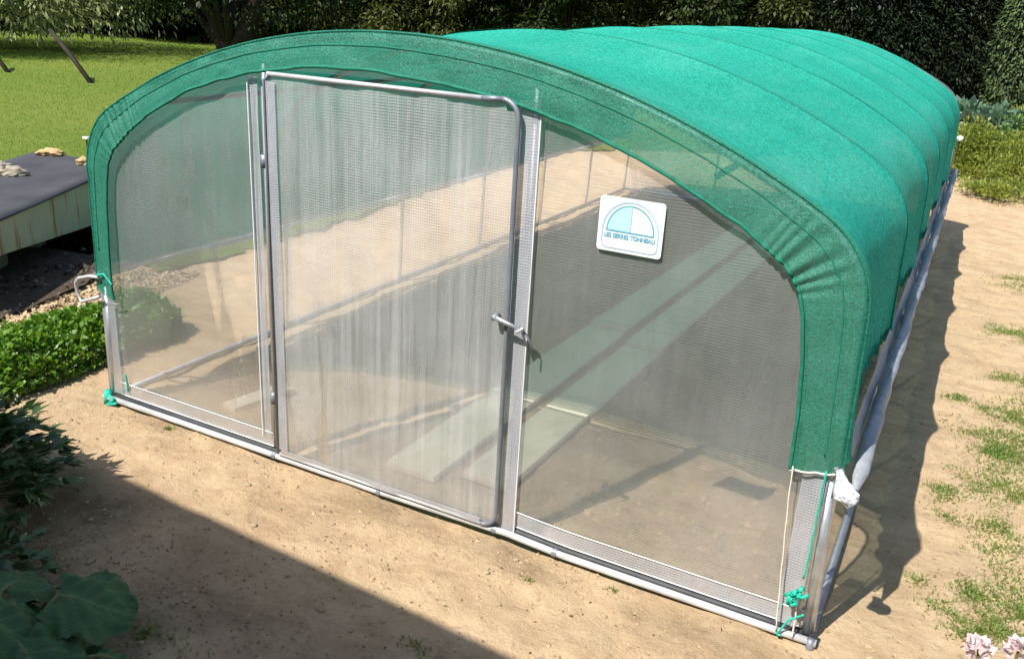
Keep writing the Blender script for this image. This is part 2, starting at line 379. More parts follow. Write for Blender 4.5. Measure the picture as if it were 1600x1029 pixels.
def inpoly(x, y, poly):
    c = np.zeros(np.shape(x), bool); n = len(poly)
    for i in range(n):
        x1, y1 = poly[i]; x2, y2 = poly[(i + 1) % n]
        if y1 == y2: continue
        c ^= ((y1 > y) != (y2 > y)) & (x < (x2 - x1) * (y - y1) / (y2 - y1) + x1)
    return c

# ------------------------------------------------------------------ ground, lawn
def zg(x, y):                                                # gentle unevenness of the sand
    x = np.asarray(x, float); y = np.asarray(y, float)
    h = 0.010 * vnoise(x * 1.3 + 9, y * 1.3 + 5, 1) + 0.010 * vnoise(x * 4 + 3, y * 4 + 7, 2) + 0.011 * vnoise(x * 8, y * 8, 3) + 0.004 * vnoise(x * 21, y * 21, 4)
    inside = (x > 0.05) & (x < 3.95) & (y > 0.15) & (y < 8.3)
    h = h + inside * (0.035 * np.exp(-((x - 0.35 - 0.08 * vnoise(y * 1.2, x * 0, 6)) / 0.16) ** 2) + 0.020 * np.maximum(0, vnoise(x * 3.3, y * 2.6, 9)) * ((x < 1.6) | (x > 2.75)))
    near = np.clip((14 - np.hypot(x - 2, y - 4)) / 4, 0, 1)
    return (h - 0.019) * near
xs = np.concatenate([-np.geomspace(600, 4.6, 26), np.arange(-4.5, 6.01, 0.04), np.geomspace(6.1, 600, 26)])
ys = np.concatenate([-np.geomspace(300, 3.1, 20), np.arange(-3.0, 12.01, 0.045), np.geomspace(12.1, 700, 26)])
X, Y = np.meshgrid(xs, ys); Z = zg(X, Y)
n, m = X.shape
me = bpy.data.meshes.new('ground')
me.vertices.add(n * m); me.vertices.foreach_set('co', np.stack([X, Y, Z], -1).astype(np.float32).ravel())
I = np.arange(n * m).reshape(n, m); F = np.stack([I[:-1, :-1], I[:-1, 1:], I[1:, 1:], I[1:, :-1]], -1).reshape(-1, 4)
me.loops.add(F.size); me.loops.foreach_set('vertex_index', F.astype(np.int32).ravel())
me.polygons.add(len(F)); me.polygons.foreach_set('loop_start', np.arange(0, F.size, 4, dtype=np.int32)); me.polygons.foreach_set('loop_total', np.full(len(F), 4, np.int32))
me.update(calc_edges=True)
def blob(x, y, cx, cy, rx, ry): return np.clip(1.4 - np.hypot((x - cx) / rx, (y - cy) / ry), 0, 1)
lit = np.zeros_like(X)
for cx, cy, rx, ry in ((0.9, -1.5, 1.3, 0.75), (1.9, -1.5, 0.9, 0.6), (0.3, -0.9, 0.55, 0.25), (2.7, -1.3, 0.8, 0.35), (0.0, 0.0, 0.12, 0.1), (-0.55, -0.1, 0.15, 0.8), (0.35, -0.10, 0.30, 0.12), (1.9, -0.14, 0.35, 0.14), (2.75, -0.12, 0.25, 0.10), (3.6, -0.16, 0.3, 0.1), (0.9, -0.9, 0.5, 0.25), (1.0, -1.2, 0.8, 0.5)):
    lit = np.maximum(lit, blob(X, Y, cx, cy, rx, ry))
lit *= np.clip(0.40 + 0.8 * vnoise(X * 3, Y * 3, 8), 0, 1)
damp_shade = ((X > 0.12) & (X < 3.9) & (Y > 0.25) & (Y < 8.4)) * np.clip(0.6 + 0.6 * vnoise(X * 1.1 + 4, Y * 0.9, 11), 0, 1)  # damp soil at left; elsewhere roof shade painted on the sand
damp_shade = damp_shade * np.where(X < 1.7, 0.95, np.where(Y < 1.0, 0.35, 0.7))  # painted shade is weaker near the sunny front
far = np.clip((np.hypot(X - 2, Y - 6) - 14) / 5, 0, 1)
far = np.where((X > 2.2) & (Y > 11) & (Y < 34) & (X < 9), far * 0.3, far)
for nm, arr in (('litter', lit), ('damp_shade', damp_shade), ('far', far)):
    a = me.attributes.new(nm, 'FLOAT', 'POINT'); a.data.foreach_set('value', arr.astype(np.float32).ravel())
tag(link('ground', me, 'ground', smooth=True), 'pale sandy soil around and under the tunnel greenhouse', kind='structure')

LAWN = [(-1.75, 1.9), (-1.62, 3.0), (-1.8, 4.5), (-1.95, 6.5), (-2.2, 9), (-2.1, 11), (-1.2, 12.5), (0.6, 13.6), (2.0, 15), (2.6, 20), (2.4, 29), (2, 60), (-150, 120), (-150, -4), (-6, -2), (-4.4, 1.6), (-3.4, 2.6), (-2.7, 2.5)]
def lawn():
    pts = []
    for i in range(len(LAWN)):                               # ragged edge
        a, b = np.array(LAWN[i]), np.array(LAWN[(i + 1) % len(LAWN)]); L = np.hypot(*(b - a)); k = int(min(40, max(1, L / 0.12)))
        for t in range(k):
            p = a + (b - a) * t / k; j = 0.07 if L < 12 else 0.0
            pts.append(p + rng.normal(size=2) * j * (t > 0))
    bm = bmesh.new(); vs = [bm.verts.new((p[0], p[1], 0.012)) for p in pts]; f = bm.faces.new(vs)
    bmesh.ops.triangulate(bm, faces=[f]); me = bpy.data.meshes.new('lawn'); bm.to_mesh(me); bm.free()
    if me.polygons[0].normal.z < 0: me.flip_normals()
    tag(link('lawn', me, 'lawn'), 'mown green lawn reaching back to the trees', kind='structure')
    # blades: dense near the tank and the sand, thinning with distance
    N = 300000
    r = 2.0 + 48 * rng.random(N) ** 1.6; an = rng.uniform(R(95), R(178), N)
    x = -0.5 + r * np.cos(an); y = 0.5 + r * np.sin(an)
    k = inpoly(x, y, LAWN); x, y, r = x[k], y[k], r[k]
    P = np.stack([x, y, np.full(len(x), 0.008)], 1); D = np.stack([rng.normal(size=len(x)) * 0.6, rng.normal(size=len(x)) * 0.6, np.ones(len(x))], 1)
    V, t = leaves(P, D, (0.020 + 0.0010 * r) * rng.uniform(0.5, 1.3, len(x)), 0.28, 0.05)
    tag(link('lawn_grass', quads_mesh('lawn_grass', V, len(V), t), 'mown'), 'short mown blades of lawn grass', kind='stuff')
lawn()

# ------------------------------------------------------------------ house behind the camera (casts the straight shadow in front)
def house():
    h = tag(empty('house', (2.0, -3.34, 0), -0.052), 'pale plastered house whose eave shades the near ground', 'house')
    MB().box((0, -4.5, 1.8), (15, 8, 3.56)).build('wall', 'plaster', h)
    r = MB(); e = 3.55
    for dz, th in ((0, 0.14),):
        r.add([(-7.9, 0, e), (7.9, 0, e), (7.9, 0, e + th), (-7.9, 0, e + th), (-7.9, -4.5, e + 2.6), (7.9, -4.5, e + 2.6), (7.9, -4.5, e + 2.6 + th), (-7.9, -4.5, e + 2.6 + th),
               (-7.9, -9, e), (7.9, -9, e), (7.9, -9, e + th), (-7.9, -9, e + th)],
              [(0, 1, 2, 3), (3, 2, 6, 7), (0, 4, 5, 1), (7, 6, 10, 11), (4, 8, 9, 5), (8, 11, 10, 9), (0, 3, 7, 4), (4, 7, 11, 8), (1, 5, 6, 2), (5, 9, 10, 6)])
    r.build('roof', 'roof', h)
    MB().tube([(-7.9, 0.06, e - 0.02), (7.9, 0.06, e - 0.02)], 0.06).build('gutter', 'steel', h)
    for x in (-4.5, -1.2, 4.6):
        f = MB()
        for s in (-1, 1): f.box((x + s * 0.55, -0.46, 1.6), (0.08, 0.09, 1.3)); f.box((x, -0.46, 1.6 + s * 0.62), (1.02, 0.085, 0.08))
        fr = f.build('window', 'white', h); MB().box((x, -0.487, 1.6), (1.02, 0.02, 1.16)).build('pane', 'glass', fr)
house()

# ------------------------------------------------------------------ greenhouse
GH = tag(empty('tunnel_greenhouse'), 'tunnel greenhouse of clear film under a green shade net', 'greenhouse')
WD, LN = 4.0, 8.4
HS, HP, EI = 1.545, 2.135, 0.055
def profile(off=0.0, z0=0.0, n=90, lift=0.0, z1=None):
    """cross-section polyline, from the foot of one side to the foot of the other; off pushes it outwards"""
    w2 = WD / 2 - EI; s = HP + lift - HS; Rr = (w2 * w2 + s * s) / (2 * s); a0 = math.asin(w2 / Rr)
    arc = [np.array([WD / 2 + Rr * math.sin(t), HP + lift - Rr + Rr * math.cos(t)]) for t in np.linspace(-a0, a0, n)]
    c = 0.20; A = arc[0]; wd = np.array([-EI, -HS]); wd /= np.linalg.norm(wd)
    k = next(i for i, p in enumerate(arc) if np.linalg.norm(p - A) > c)
    pa = A + wd * c; pb = arc[k]
    corner = [pa * (1 - t) ** 2 + A * 2 * t * (1 - t) + pb * t * t for t in np.linspace(0, 1, 12)]
    zs = z0; foot = np.array([0.0, 0.0]) + (A - np.array([0.0, 0.0])) * zs / HS
    wall = [foot + (pa - foot) * t for t in np.linspace(0, 1, 8)[:-1]]
    half = wall + corner + [p for p in arc[k + 1:] if p[0] < WD / 2 - 1e-6]
    P = half + [np.array([WD / 2, HP + lift])] + [np.array([WD - p[0], p[1]]) for p in half[::-1]]
    P = np.array(P)
    if off:
        T = np.gradient(P, axis=0); N = np.stack([-T[:, 1], T[:, 0]], 1); N /= np.linalg.norm(N, axis=1)[:, None]; P = P + N * off
    return P
def zarch(x):
    P = profile(); i = np.argsort(P[:, 0]); return np.interp(x, P[i, 0], P[i, 1])
HOOPS = [0.0, 1.5, 2.95, 4.35, 5.72, 7.06, LN]
def lift(y): return 0.085 * min(1, y / 5.0)                   # the ridge rises a little towards the back
for y in HOOPS:
    P = profile(0, 0.0, 60, lift(y))
    MB().tube([(p[0], y, p[1]) for p in P], 0.016, 8).build('hoop', 'steel', GH, True)
for x in (0.62, 2.0, 3.38):
    pts = [(x, y + 0.02 if y == 0 else y, zarch(x) - 0.10 + lift(y)) for y in HOOPS]
    MB().tube(pts, 0.013, 6).build('purlin', 'dark_steel', GH, True)
base = [front(172, 624), front(300, 668), front(437, 711), front(600, 770), front(700, 797), front(797, 827), front(885, 866), front(1000, 912), front(1100, 952), front(1180, 982), front(1262, 1003)]
base = [(p[0], -0.035, max(0.012, 0.55 * p[2] + 0.012)) for p in base]
base[0] = (-0.03, -0.035, 0.012); base[-1] = (4.03, -0.035, 0.014)
MB().tube([(b[0], -0.004, b[2] + 0.008) for b in base], 0.016, 8).build('slot_shade', 'slot_dark', GH, True)  # added dark tube that paints the shade in the slot below the hem
bp = MB().tube(base, 0.016, 10).build('base_pipe', 'pale_steel', GH, True)
for px_ in (437, 600, 785, 885):
    p = front(px_, 711); i = np.interp(p[0], [b[0] for b in base], [b[2] for b in base])
    MB().tube([(p[0] - 0.012, -0.035, i), (p[0] + 0.012, -0.035, i)], 0.0195, 10).build('pipe_clip', 'dark_steel', bp)
for x in (0.0, 4.0):
    MB().tube([(x, 0.0, 0.012), (x, 4.2, 0.014), (x, LN, 0.012)], 0.019, 8).build('base_pipe', 'dark_steel', GH, True)
MB().tube([(0, LN + 0.03, 0.02), (4, LN + 0.03, 0.02)], 0.02, 8).build('base_pipe', 'steel', GH, True)
DX0, DX1 = 1.262, 2.648                                       # the two upright door posts
for x in (DX0, DX1):
    MB().tube([(x, 0.012, 0.0), (x, 0.016, zarch(x) - 0.075)], 0.022, 10).build('door_post', 'steel', GH, True)
for x in (DX0, DX1):
    MB().tube([(x, LN, 0.0), (x, LN, zarch(x) + lift(LN) - 0.01)], 0.02, 8).build('door_post', 'steel', GH, True)

def sheet(name, mat, x0, x1, zlo, ztop, y=0.0, nx=40, nz=44, amp=0.004, parent=GH, seed=5, fx=5.0, fz=0.8):
    U = np.linspace(x0, x1, nx); A = np.zeros((nx, nz, 3))
    for i, x in enumerate(U):
        z1 = ztop(x) if callable(ztop) else ztop; z0 = zlo(x) if callable(zlo) else zlo
        z = np.linspace(z0, z1, nz); A[i, :, 0] = x; A[i, :, 2] = z
        A[i, :, 1] = y + amp * vnoise(np.full(nz, x * fx), z * fz * 3, seed) + amp * 0.5 * vnoise(np.full(nz, x * fx * 3) + z * 2, z * fz * 5, seed + 1)
    return MB().grid(A).build(name, mat, parent, True)
bz = lambda x: np.interp(x, [b[0] for b in base], [b[2] for b in base])
top = lambda x: zarch(x) - 0.012
pl = sheet('front_panel', 'film', 0.03, DX0 - 0.015, lambda x: bz(x) + 0.11, top, 0.0, seed=5)
pr = sheet('front_panel', 'film', DX1 + 0.02, 3.965, lambda x: bz(x) + 0.11, top, 0.0, seed=15)
sheet('transom_panel', 'film', DX0 + 0.02, DX1 - 0.02, 1.965, top, 0.004, nz=6, seed=25)
# doubled bottom hem of each panel, a pale strip with a clear slot above the pipe
for a, b_, par in ((0.03, DX0 - 0.015, pl), (DX1 + 0.02, 3.965, pr)):
    sheet('bottom_hem', 'strip', a, b_, lambda x: bz(x) + 0.034, lambda x: bz(x) + 0.112, -0.008, nx=30, nz=4, amp=0.003, parent=par)
    MB().tube([(x, -0.012, bz(x) + 0.112) for x in np.linspace(a, b_, 14)], 0.0028, 5).build('seam', 'white', par)
    MB().tube([(x, -0.010, bz(x) + 0.034) for x in np.linspace(a, b_, 14)], 0.0028, 5).build('seam', 'white', par)
# film wrapped down the door posts and corner posts
for a, b_, z0, z1, y in ((DX0 - 0.075, DX0 - 0.022, 0.09, zarch(DX0 - 0.06) - 0.115, -0.014), (DX1 - 0.058, DX1 + 0.034, 0.03, zarch(DX1 + 0.05) - 0.12, -0.024), (0.012, 0.115, 0.05, 0.72, -0.016), (3.862, 3.945, 0.04, 0.80, -0.016)):
    sheet('post_wrap', 'strip', a, b_, z0, z1, y, nx=8, nz=30, amp=0.004, seed=31, fx=30)
for x, z0, z1 in ((DX0 - 0.075, 0.1, 1.9), (DX1 + 0.036, 0.03, 1.89)):
    MB().tube([(x, -0.022, z0), (x, -0.022, z1)], 0.0035, 6).build('film_edge', 'white', GH)
for x in (0.03, 3.985):
    MB().tube([(x, -0.004, 0.0), (x + (0.02 if x < 1 else -0.02), -0.002, 0.70)], 0.019, 10).build('corner_post', 'steel', GH, True)
MB().tube([(4.01, -0.04, -0.04), (4.01, -0.04, 0.03)], 0.0165, 10).build('corner_foot', 'dark_steel', GH, True)
MB().tube([(-0.01, -0.03, -0.03), (0.005, -0.03, 0.05)], 0.024, 10).build('corner_foot', 'cord', GH, True)

# door: rounded tube frame, film sheet, latch
D = empty('door_leaf', (0, 0, 0)); D.parent = GH
bpy.data.objects.remove(D)
da, db, dz0, dz1, rc = 1.318, 2.602, 0.045, 1.945, 0.075
fp = [(da, dz0), (da, dz1 - 0.03), (da + 0.03, dz1)]
fp += [(db - rc, dz1)] + [(db - rc + rc * math.sin(t), dz1 - rc + rc * math.cos(t)) for t in np.linspace(0.2, math.pi / 2, 8)]
fp += [(db, dz0 + rc)] + [(db - rc + rc * math.cos(t), dz0 + rc - rc * math.sin(t)) for t in np.linspace(0.2, math.pi / 2, 8)] + [(da, dz0)]
door = sheet('door', 'door_film', da + 0.012, db - 0.012, dz0 + 0.01, lambda x: dz1 - 0.008 - (0.035 if x > db - 0.06 else 0), -0.046, nx=90, nz=60, amp=0.005, seed=41, fx=9, fz=0.35)
MB().tube([(x, -0.05, z) for x, z in fp[:3]], 0.011, 8).build('frame_bar', 'dark_steel', door, True)
nb = len(fp) - 2
MB().tube([(x, -0.05, z) for x, z in fp[3:nb + 1]], 0.011, 8).build('frame_bar', 'dark_steel', door, True)
MB().tube([(x, -0.05, z) for x, z in fp[nb:]], 0.009, 8).build('frame_bar', 'pale_steel', door, True)
MB().tube([(da + 0.02, -0.052, dz1), (db - rc - 0.09, -0.052, dz1 - 0.004)], 0.0105, 8).build('frame_bar', 'pale_steel', door, True)
MB().tube([(db - rc - 0.09, -0.052, dz1 - 0.004), (db - rc, -0.052, dz1)], 0.011, 8).build('frame_bar', 'dark_steel', door, True)
sheet('frame_wrap', 'strip', da + 0.012, da + 0.065, dz0 + 0.03, dz1 - 0.03, -0.058, nx=6, nz=24, amp=0.004, parent=door, seed=51)
sheet('bottom_hem', 'strip', da + 0.02, db - 0.08, dz0 - 0.005, dz0 + 0.03, -0.056, nx=20, nz=3, amp=0.003, parent=door, seed=52)
for zz in (0.35, 1.55):
    MB().tube([(DX0 + 0.03, -0.04, zz - 0.03), (DX0 + 0.03, -0.04, zz + 0.03)], 0.02, 8).build('hinge', 'dark_steel', door, True)
la = MB().tube([(2.560, -0.085, 1.066), (2.60, -0.085, 1.058), (2.70, -0.085, 1.035)], [0.012, 0.010, 0.007], 8).build('latch', 'steel', door, True)
MB().tube([(2.560, -0.05, 1.067), (2.560, -0.095, 1.067)], 0.012, 8).build('latch_knob', 'dark_steel', la, True)
MB().tube([(2.655, -0.04, 1.03), (2.675, -0.10, 1.03), (2.705, -0.10, 1.055)], 0.006, 6).build('latch_hook', 'pale_steel', la, True)
MB().tube([(2.70, -0.085, 1.035), (2.725, -0.07, 0.99), (2.735, -0.04, 0.90)], 0.006, 6).build('latch_wire', 'dark_steel', la, True)

# back end: film wall with its own hem
pbk = sheet('back_panel', 'film', 0.03, 3.97, 0.05, lambda x: zarch(x) + lift(LN) - 0.012, LN + 0.004, nx=60, nz=20, seed=61)

# shade net over the hoops, sagging a little between them
def net():
    yy = np.unique(np.concatenate([np.linspace(-0.02, LN + 0.05, 260), HOOPS])); rows = []
    for y in yy:
        i = max(k for k, h in enumerate(HOOPS) if h <= max(0, y)); h0 = HOOPS[i]; h1 = HOOPS[min(i + 1, len(HOOPS) - 1)]
        t = 0 if h1 == h0 else np.clip((y - h0) / (h1 - h0), 0, 1)
        sag = 0.062 * (4 * t * (1 - t)) ** 0.8
        P = profile(0.0225, 0.74, 70, lift(max(0, y)))
        x = P[:, 0]; s = np.linspace(0, 1, len(P))
        N = P - np.array([2.0, 0.9]); N /= np.linalg.norm(N, axis=1)[:, None]
        wob = 0.004 * vnoise(s * 26, np.full(len(P), y * 2.2), 71) + 0.004 * vnoise(s * 9, np.full(len(P), y * 5.0), 72)
        edge = np.clip(np.minimum(s, 1 - s) / 0.08, 0, 1)
        P = P - N * (sag - wob)[:, None] if np.ndim(wob) else P
        pull = (1 - edge) * (0.010 * np.sin(y * 17) + 0.012 * np.sin(y * 41 + 1))   # ruffled lower edges
        side = np.where(s > 0.5, 1, -1)
        P[:, 0] += pull * side
        q = np.stack([P[:, 0], np.full(len(P), y), P[:, 1]], 1)
        sc = 0.022 * abs(math.sin(y * math.pi / 0.36 + 0.6 * math.sin(y * 3.1))) + 0.008 * math.sin(y * 23)
        q[-1, 2] = 0.79 + sc * 0.8; q[0, 2] = 0.785 + sc * 0.4
        for e, j in ((0, 1), (-1, -2)): q[j, 2] = max(q[j, 2], q[e, 2] + 0.05)
        rows.append(q)
    return MB().grid(rows).build('shade_net', 'net', GH, True)
NET = net()
for y in HOOPS[1:-1]:                                        # darker strip, shading of each hoop ridge put into its colour
    P = profile(0.0255, 0.85, 60, lift(y))
    MB().grid([[(p[0], y + t_, p[1]) for p in P] for t_ in (-0.009, 0.009)]).build('seam', 'net_ridge_shade', NET, True)

# the flap of net drawn down over the front arch
INNER = [front(187, 466), front(182, 420), front(179, 370), front(176, 320), front(176, 280), front(178, 255), front(186, 235), front(205, 211), front(240, 178), front(300, 142), front(350, 125), front(400, 112), front(500, 103), front(600, 111), front(700, 131), front(800, 155), front(860, 178), front(930, 208), front(1000, 243), front(1080, 292), front(1160, 347), front(1210, 392), front(1236, 418), front(1252, 450), front(1258, 490), front(1257, 560), front(1249, 650), front(1237, 726)]
def resample(P, n):
    P = np.asarray(P, float); d = np.concatenate([[0], np.cumsum(np.linalg.norm(np.diff(P, axis=0), axis=1))])
    t = np.linspace(0, d[-1], n); return np.stack([np.interp(t, d, P[:, k]) for k in range(P.shape[1])], 1)
NF = 800
def flap():
    inn = resample([(p[0], p[2]) for p in INNER], NF); out = resample(profile(0.024, 0.5, 120), 2400)
    j = 0; O = []
    for p in inn:
        d = np.linalg.norm(out - p, axis=1); d[:j] = 9; j = int(np.argmin(d)); O.append(out[j])
    O = np.array(O); k = np.ones(25) / 25
    O = np.stack([np.convolve(np.pad(O[:, c], 12, mode='edge'), k, 'valid') for c in (0, 1)], 1)
    for c_ in range(len(O)):
        O[c_] = out[int(np.argmin(np.linalg.norm(out - O[c_], axis=1)))]
    rows = []
    for i in range(len(inn)):
        s = i / (NF - 1.0); x, zz = inn[i]; r = [(O[i][0] , 0.05, O[i][1] + 0.002)]
        corner = (math.exp(-((zz - 1.46) / 0.07) ** 2) * (x > 3) + 0.8 * math.exp(-((zz - 1.55) / 0.10) ** 2) * (x < 1))
        for q, t in enumerate(np.linspace(0, 1, 9)):
            p = O[i] * (1 - t) + inn[i] * t
            pl_ = corner * 0.009 * math.sin(s * 820 + 1.5 * math.sin(s * 210) + t * 1.5) * min(1, (t * 1.3 if x > 3 else 0.35 + t)) + 0.004 * vnoise(np.array([s * 60.0]), np.array([t * 3]), 81)[0]
            r.append((p[0], -0.022 - 0.016 * math.sin(t * math.pi * 0.5) + pl_, p[1]))
        rows.append(r)
    f = MB().grid(rows).build('net_flap', 'band', GH, True)
    rim = [(r[-1][0], r[-1][1] - 0.002, r[-1][2] + 0.004 * vnoise(np.array([i * 0.08]), np.array([0.5]), 84)[0]) for i, r in enumerate(rows)]
    MB().tube(rim, 0.0075, 6).build('drawstring_hem', 'hem', f, True)
    mid = [(r[4][0], r[4][1] - 0.001, r[4][2]) for r in rows[40:-12:3]]
    MB().tube(mid, 0.003, 5).build('seam', 'hem', f, True)
    MB().tube([(r[1][0], r[1][1] - 0.001, r[1][2]) for r in rows[2:-2:3]], 0.0045, 5).build('fold_edge', 'band', f, True)
    MB().tube([(v[0], v[1] - 0.004, v[2] - 0.003 + 0.003 * math.sin(i * 2)) for i, v in enumerate(rows[-1][1:])], 0.004, 5).build('end_hem', 'string', f, True)
flap()

# rolled-up side film, one roll on each side
def side_roll(x, s, z, y0, mat='roll'):
    A = []
    for i, y in enumerate(np.linspace(y0, LN - 0.02, 90)):
        ring = []; sag = 0.008 * math.sin(y * 4.2) + 0.004 * math.sin(y * 11) - (0.13 * math.exp(-(max(0, y - y0) / 0.16)) if s > 0 else 0)
        for k in range(15):
            a = 2 * math.pi * k / 14; rr = (0.029 + 0.004 * math.sin(a * 3 + y * 5) + 0.003 * math.sin(y * 19 + a)) * min(1, 0.15 + (y - y0) * 40)
            ring.append((x + rr * math.cos(a), y, z + sag + rr * math.sin(a)))
        A.append(ring)
    r = MB().grid(A).build('side_roll', mat, GH, True)
    MB().tube([(x, y0 + 0.5, z), (x, LN + 0.03, z)], 0.017, 8).build('roll_pipe', 'steel', r, True)
    W = []
    for y in np.linspace(0.01, LN - 0.02, 50):
        W.append([(x - s * 0.032, y, z + 0.01), (x - s * 0.058, y, z + 0.055 + 0.012 * abs(math.sin(y * 3.5)))])
    MB().grid(W).build('roll_web', mat, r, True)
    return r
rr = side_roll(4.048, 1, 0.80, -0.03)
lr = side_roll(-0.022, -1, 0.752, 0.0, 'roll_lit')
# crank handle on the roll of the hedge side
hd = [front(160, 462, -0.03), front(150, 465, -0.03), front(132, 470, -0.03), front(126, 456, -0.03), front(123, 440, -0.03), front(128, 433, -0.03), front(145, 430, -0.03), front(158, 432, -0.03)]
MB().tube([(p[0], -0.05, p[2]) for p in hd], 0.010, 8).build('crank_handle', 'pale_steel', lr, True)
MB().tube([(0.10, -0.05, 0.615), (0.19, -0.03, 0.62)], 0.005, 6).build('crank_rod', 'dark_steel', lr, True)
# slack end of the roll: a drooping bunch of film
def bunch():
    P = [front(1309, 733, -0.12), front(1312, 745, -0.12), front(1315, 758, -0.13), front(1322, 771, -0.14), front(1328, 779, -0.15)]
    A = []
    for i, (p, r) in enumerate(zip(P, (0.008, 0.012, 0.022, 0.037, 0.026))):
        A.append([(p[0] + (r * 1.15 + 0.008 * math.sin(3 * a + i)) * math.cos(a), p[1] + r * math.sin(a), p[2] + (r * 0.55 + 0.007 * math.sin(4 * a)) * math.sin(a + 0.6)) for a in np.linspace(0, 2 * math.pi, 15)])
    A.append([tuple(P[-1] + np.array([0.0, -0.02, -0.03]))] * 15)
    b = MB().grid(A).build('roll_end', 'bunched', rr, True)
bunch()
# cords
def cord(name, pix, r, mat, Y=-0.055, parent=GH, wob=0.0):
    pts = resample([front(x, y, Y) for x, y in pix], 26)
    pts[:, 0] += wob * np.sin(np.arange(26) * 1.1)
    return MB().tube(pts, r, 6).build(name, mat, parent, True)
gc = cord('green_cord', [(1291, 736), (1284, 770), (1272, 830), (1262, 880), (1255, 903)], 0.0042, 'cord', wob=0.0012)
kn = MB()
c = front(1241, 930, -0.07)
for i in range(22):
    d = rng.normal(size=3) * np.array([0.012, 0.010, 0.016]); e = rng.normal(size=3) * np.array([0.015, 0.012, 0.020])
    kn.tube([c + d, c + (d + e) * 0.6 + np.array([0, -0.012, 0]), c + e], 0.0075, 5)
for i in range(14):
    d = rng.normal(size=3) * np.array([0.010, 0.008, 0.012]); kn.tube([c + d, c + d * 2.2 + np.array([0, -0.004, -0.008]), c + d * 3.0 + rng.normal(size=3) * 0.006 + np.array([0, 0, -0.022])], 0.0016, 4)
kn.build('knot', 'cord', gc, True)
cord('white_string', [(1239, 728), (1232, 780), (1222, 880), (1212, 985)], 0.0028, 'string', wob=0.0008)
cord('white_string', [(1244, 945), (1243, 965), (1237, 995)], 0.0036, 'string', -0.06)
k2 = cord('green_cord', [(1256, 960), (1232, 968), (1213, 990), (1220, 992)], 0.0045, 'cord', -0.062)
cord('green_cord', [(150, 430), (162, 428), (175, 445)], 0.006, 'cord', -0.05)
cord('green_cord', [(170, 617), (178, 624), (168, 632), (182, 630)], 0.009, 'cord', -0.06)
cord('green_cord', [(196, 585), (199, 600), (200, 612)], 0.006, 'cord', -0.02)

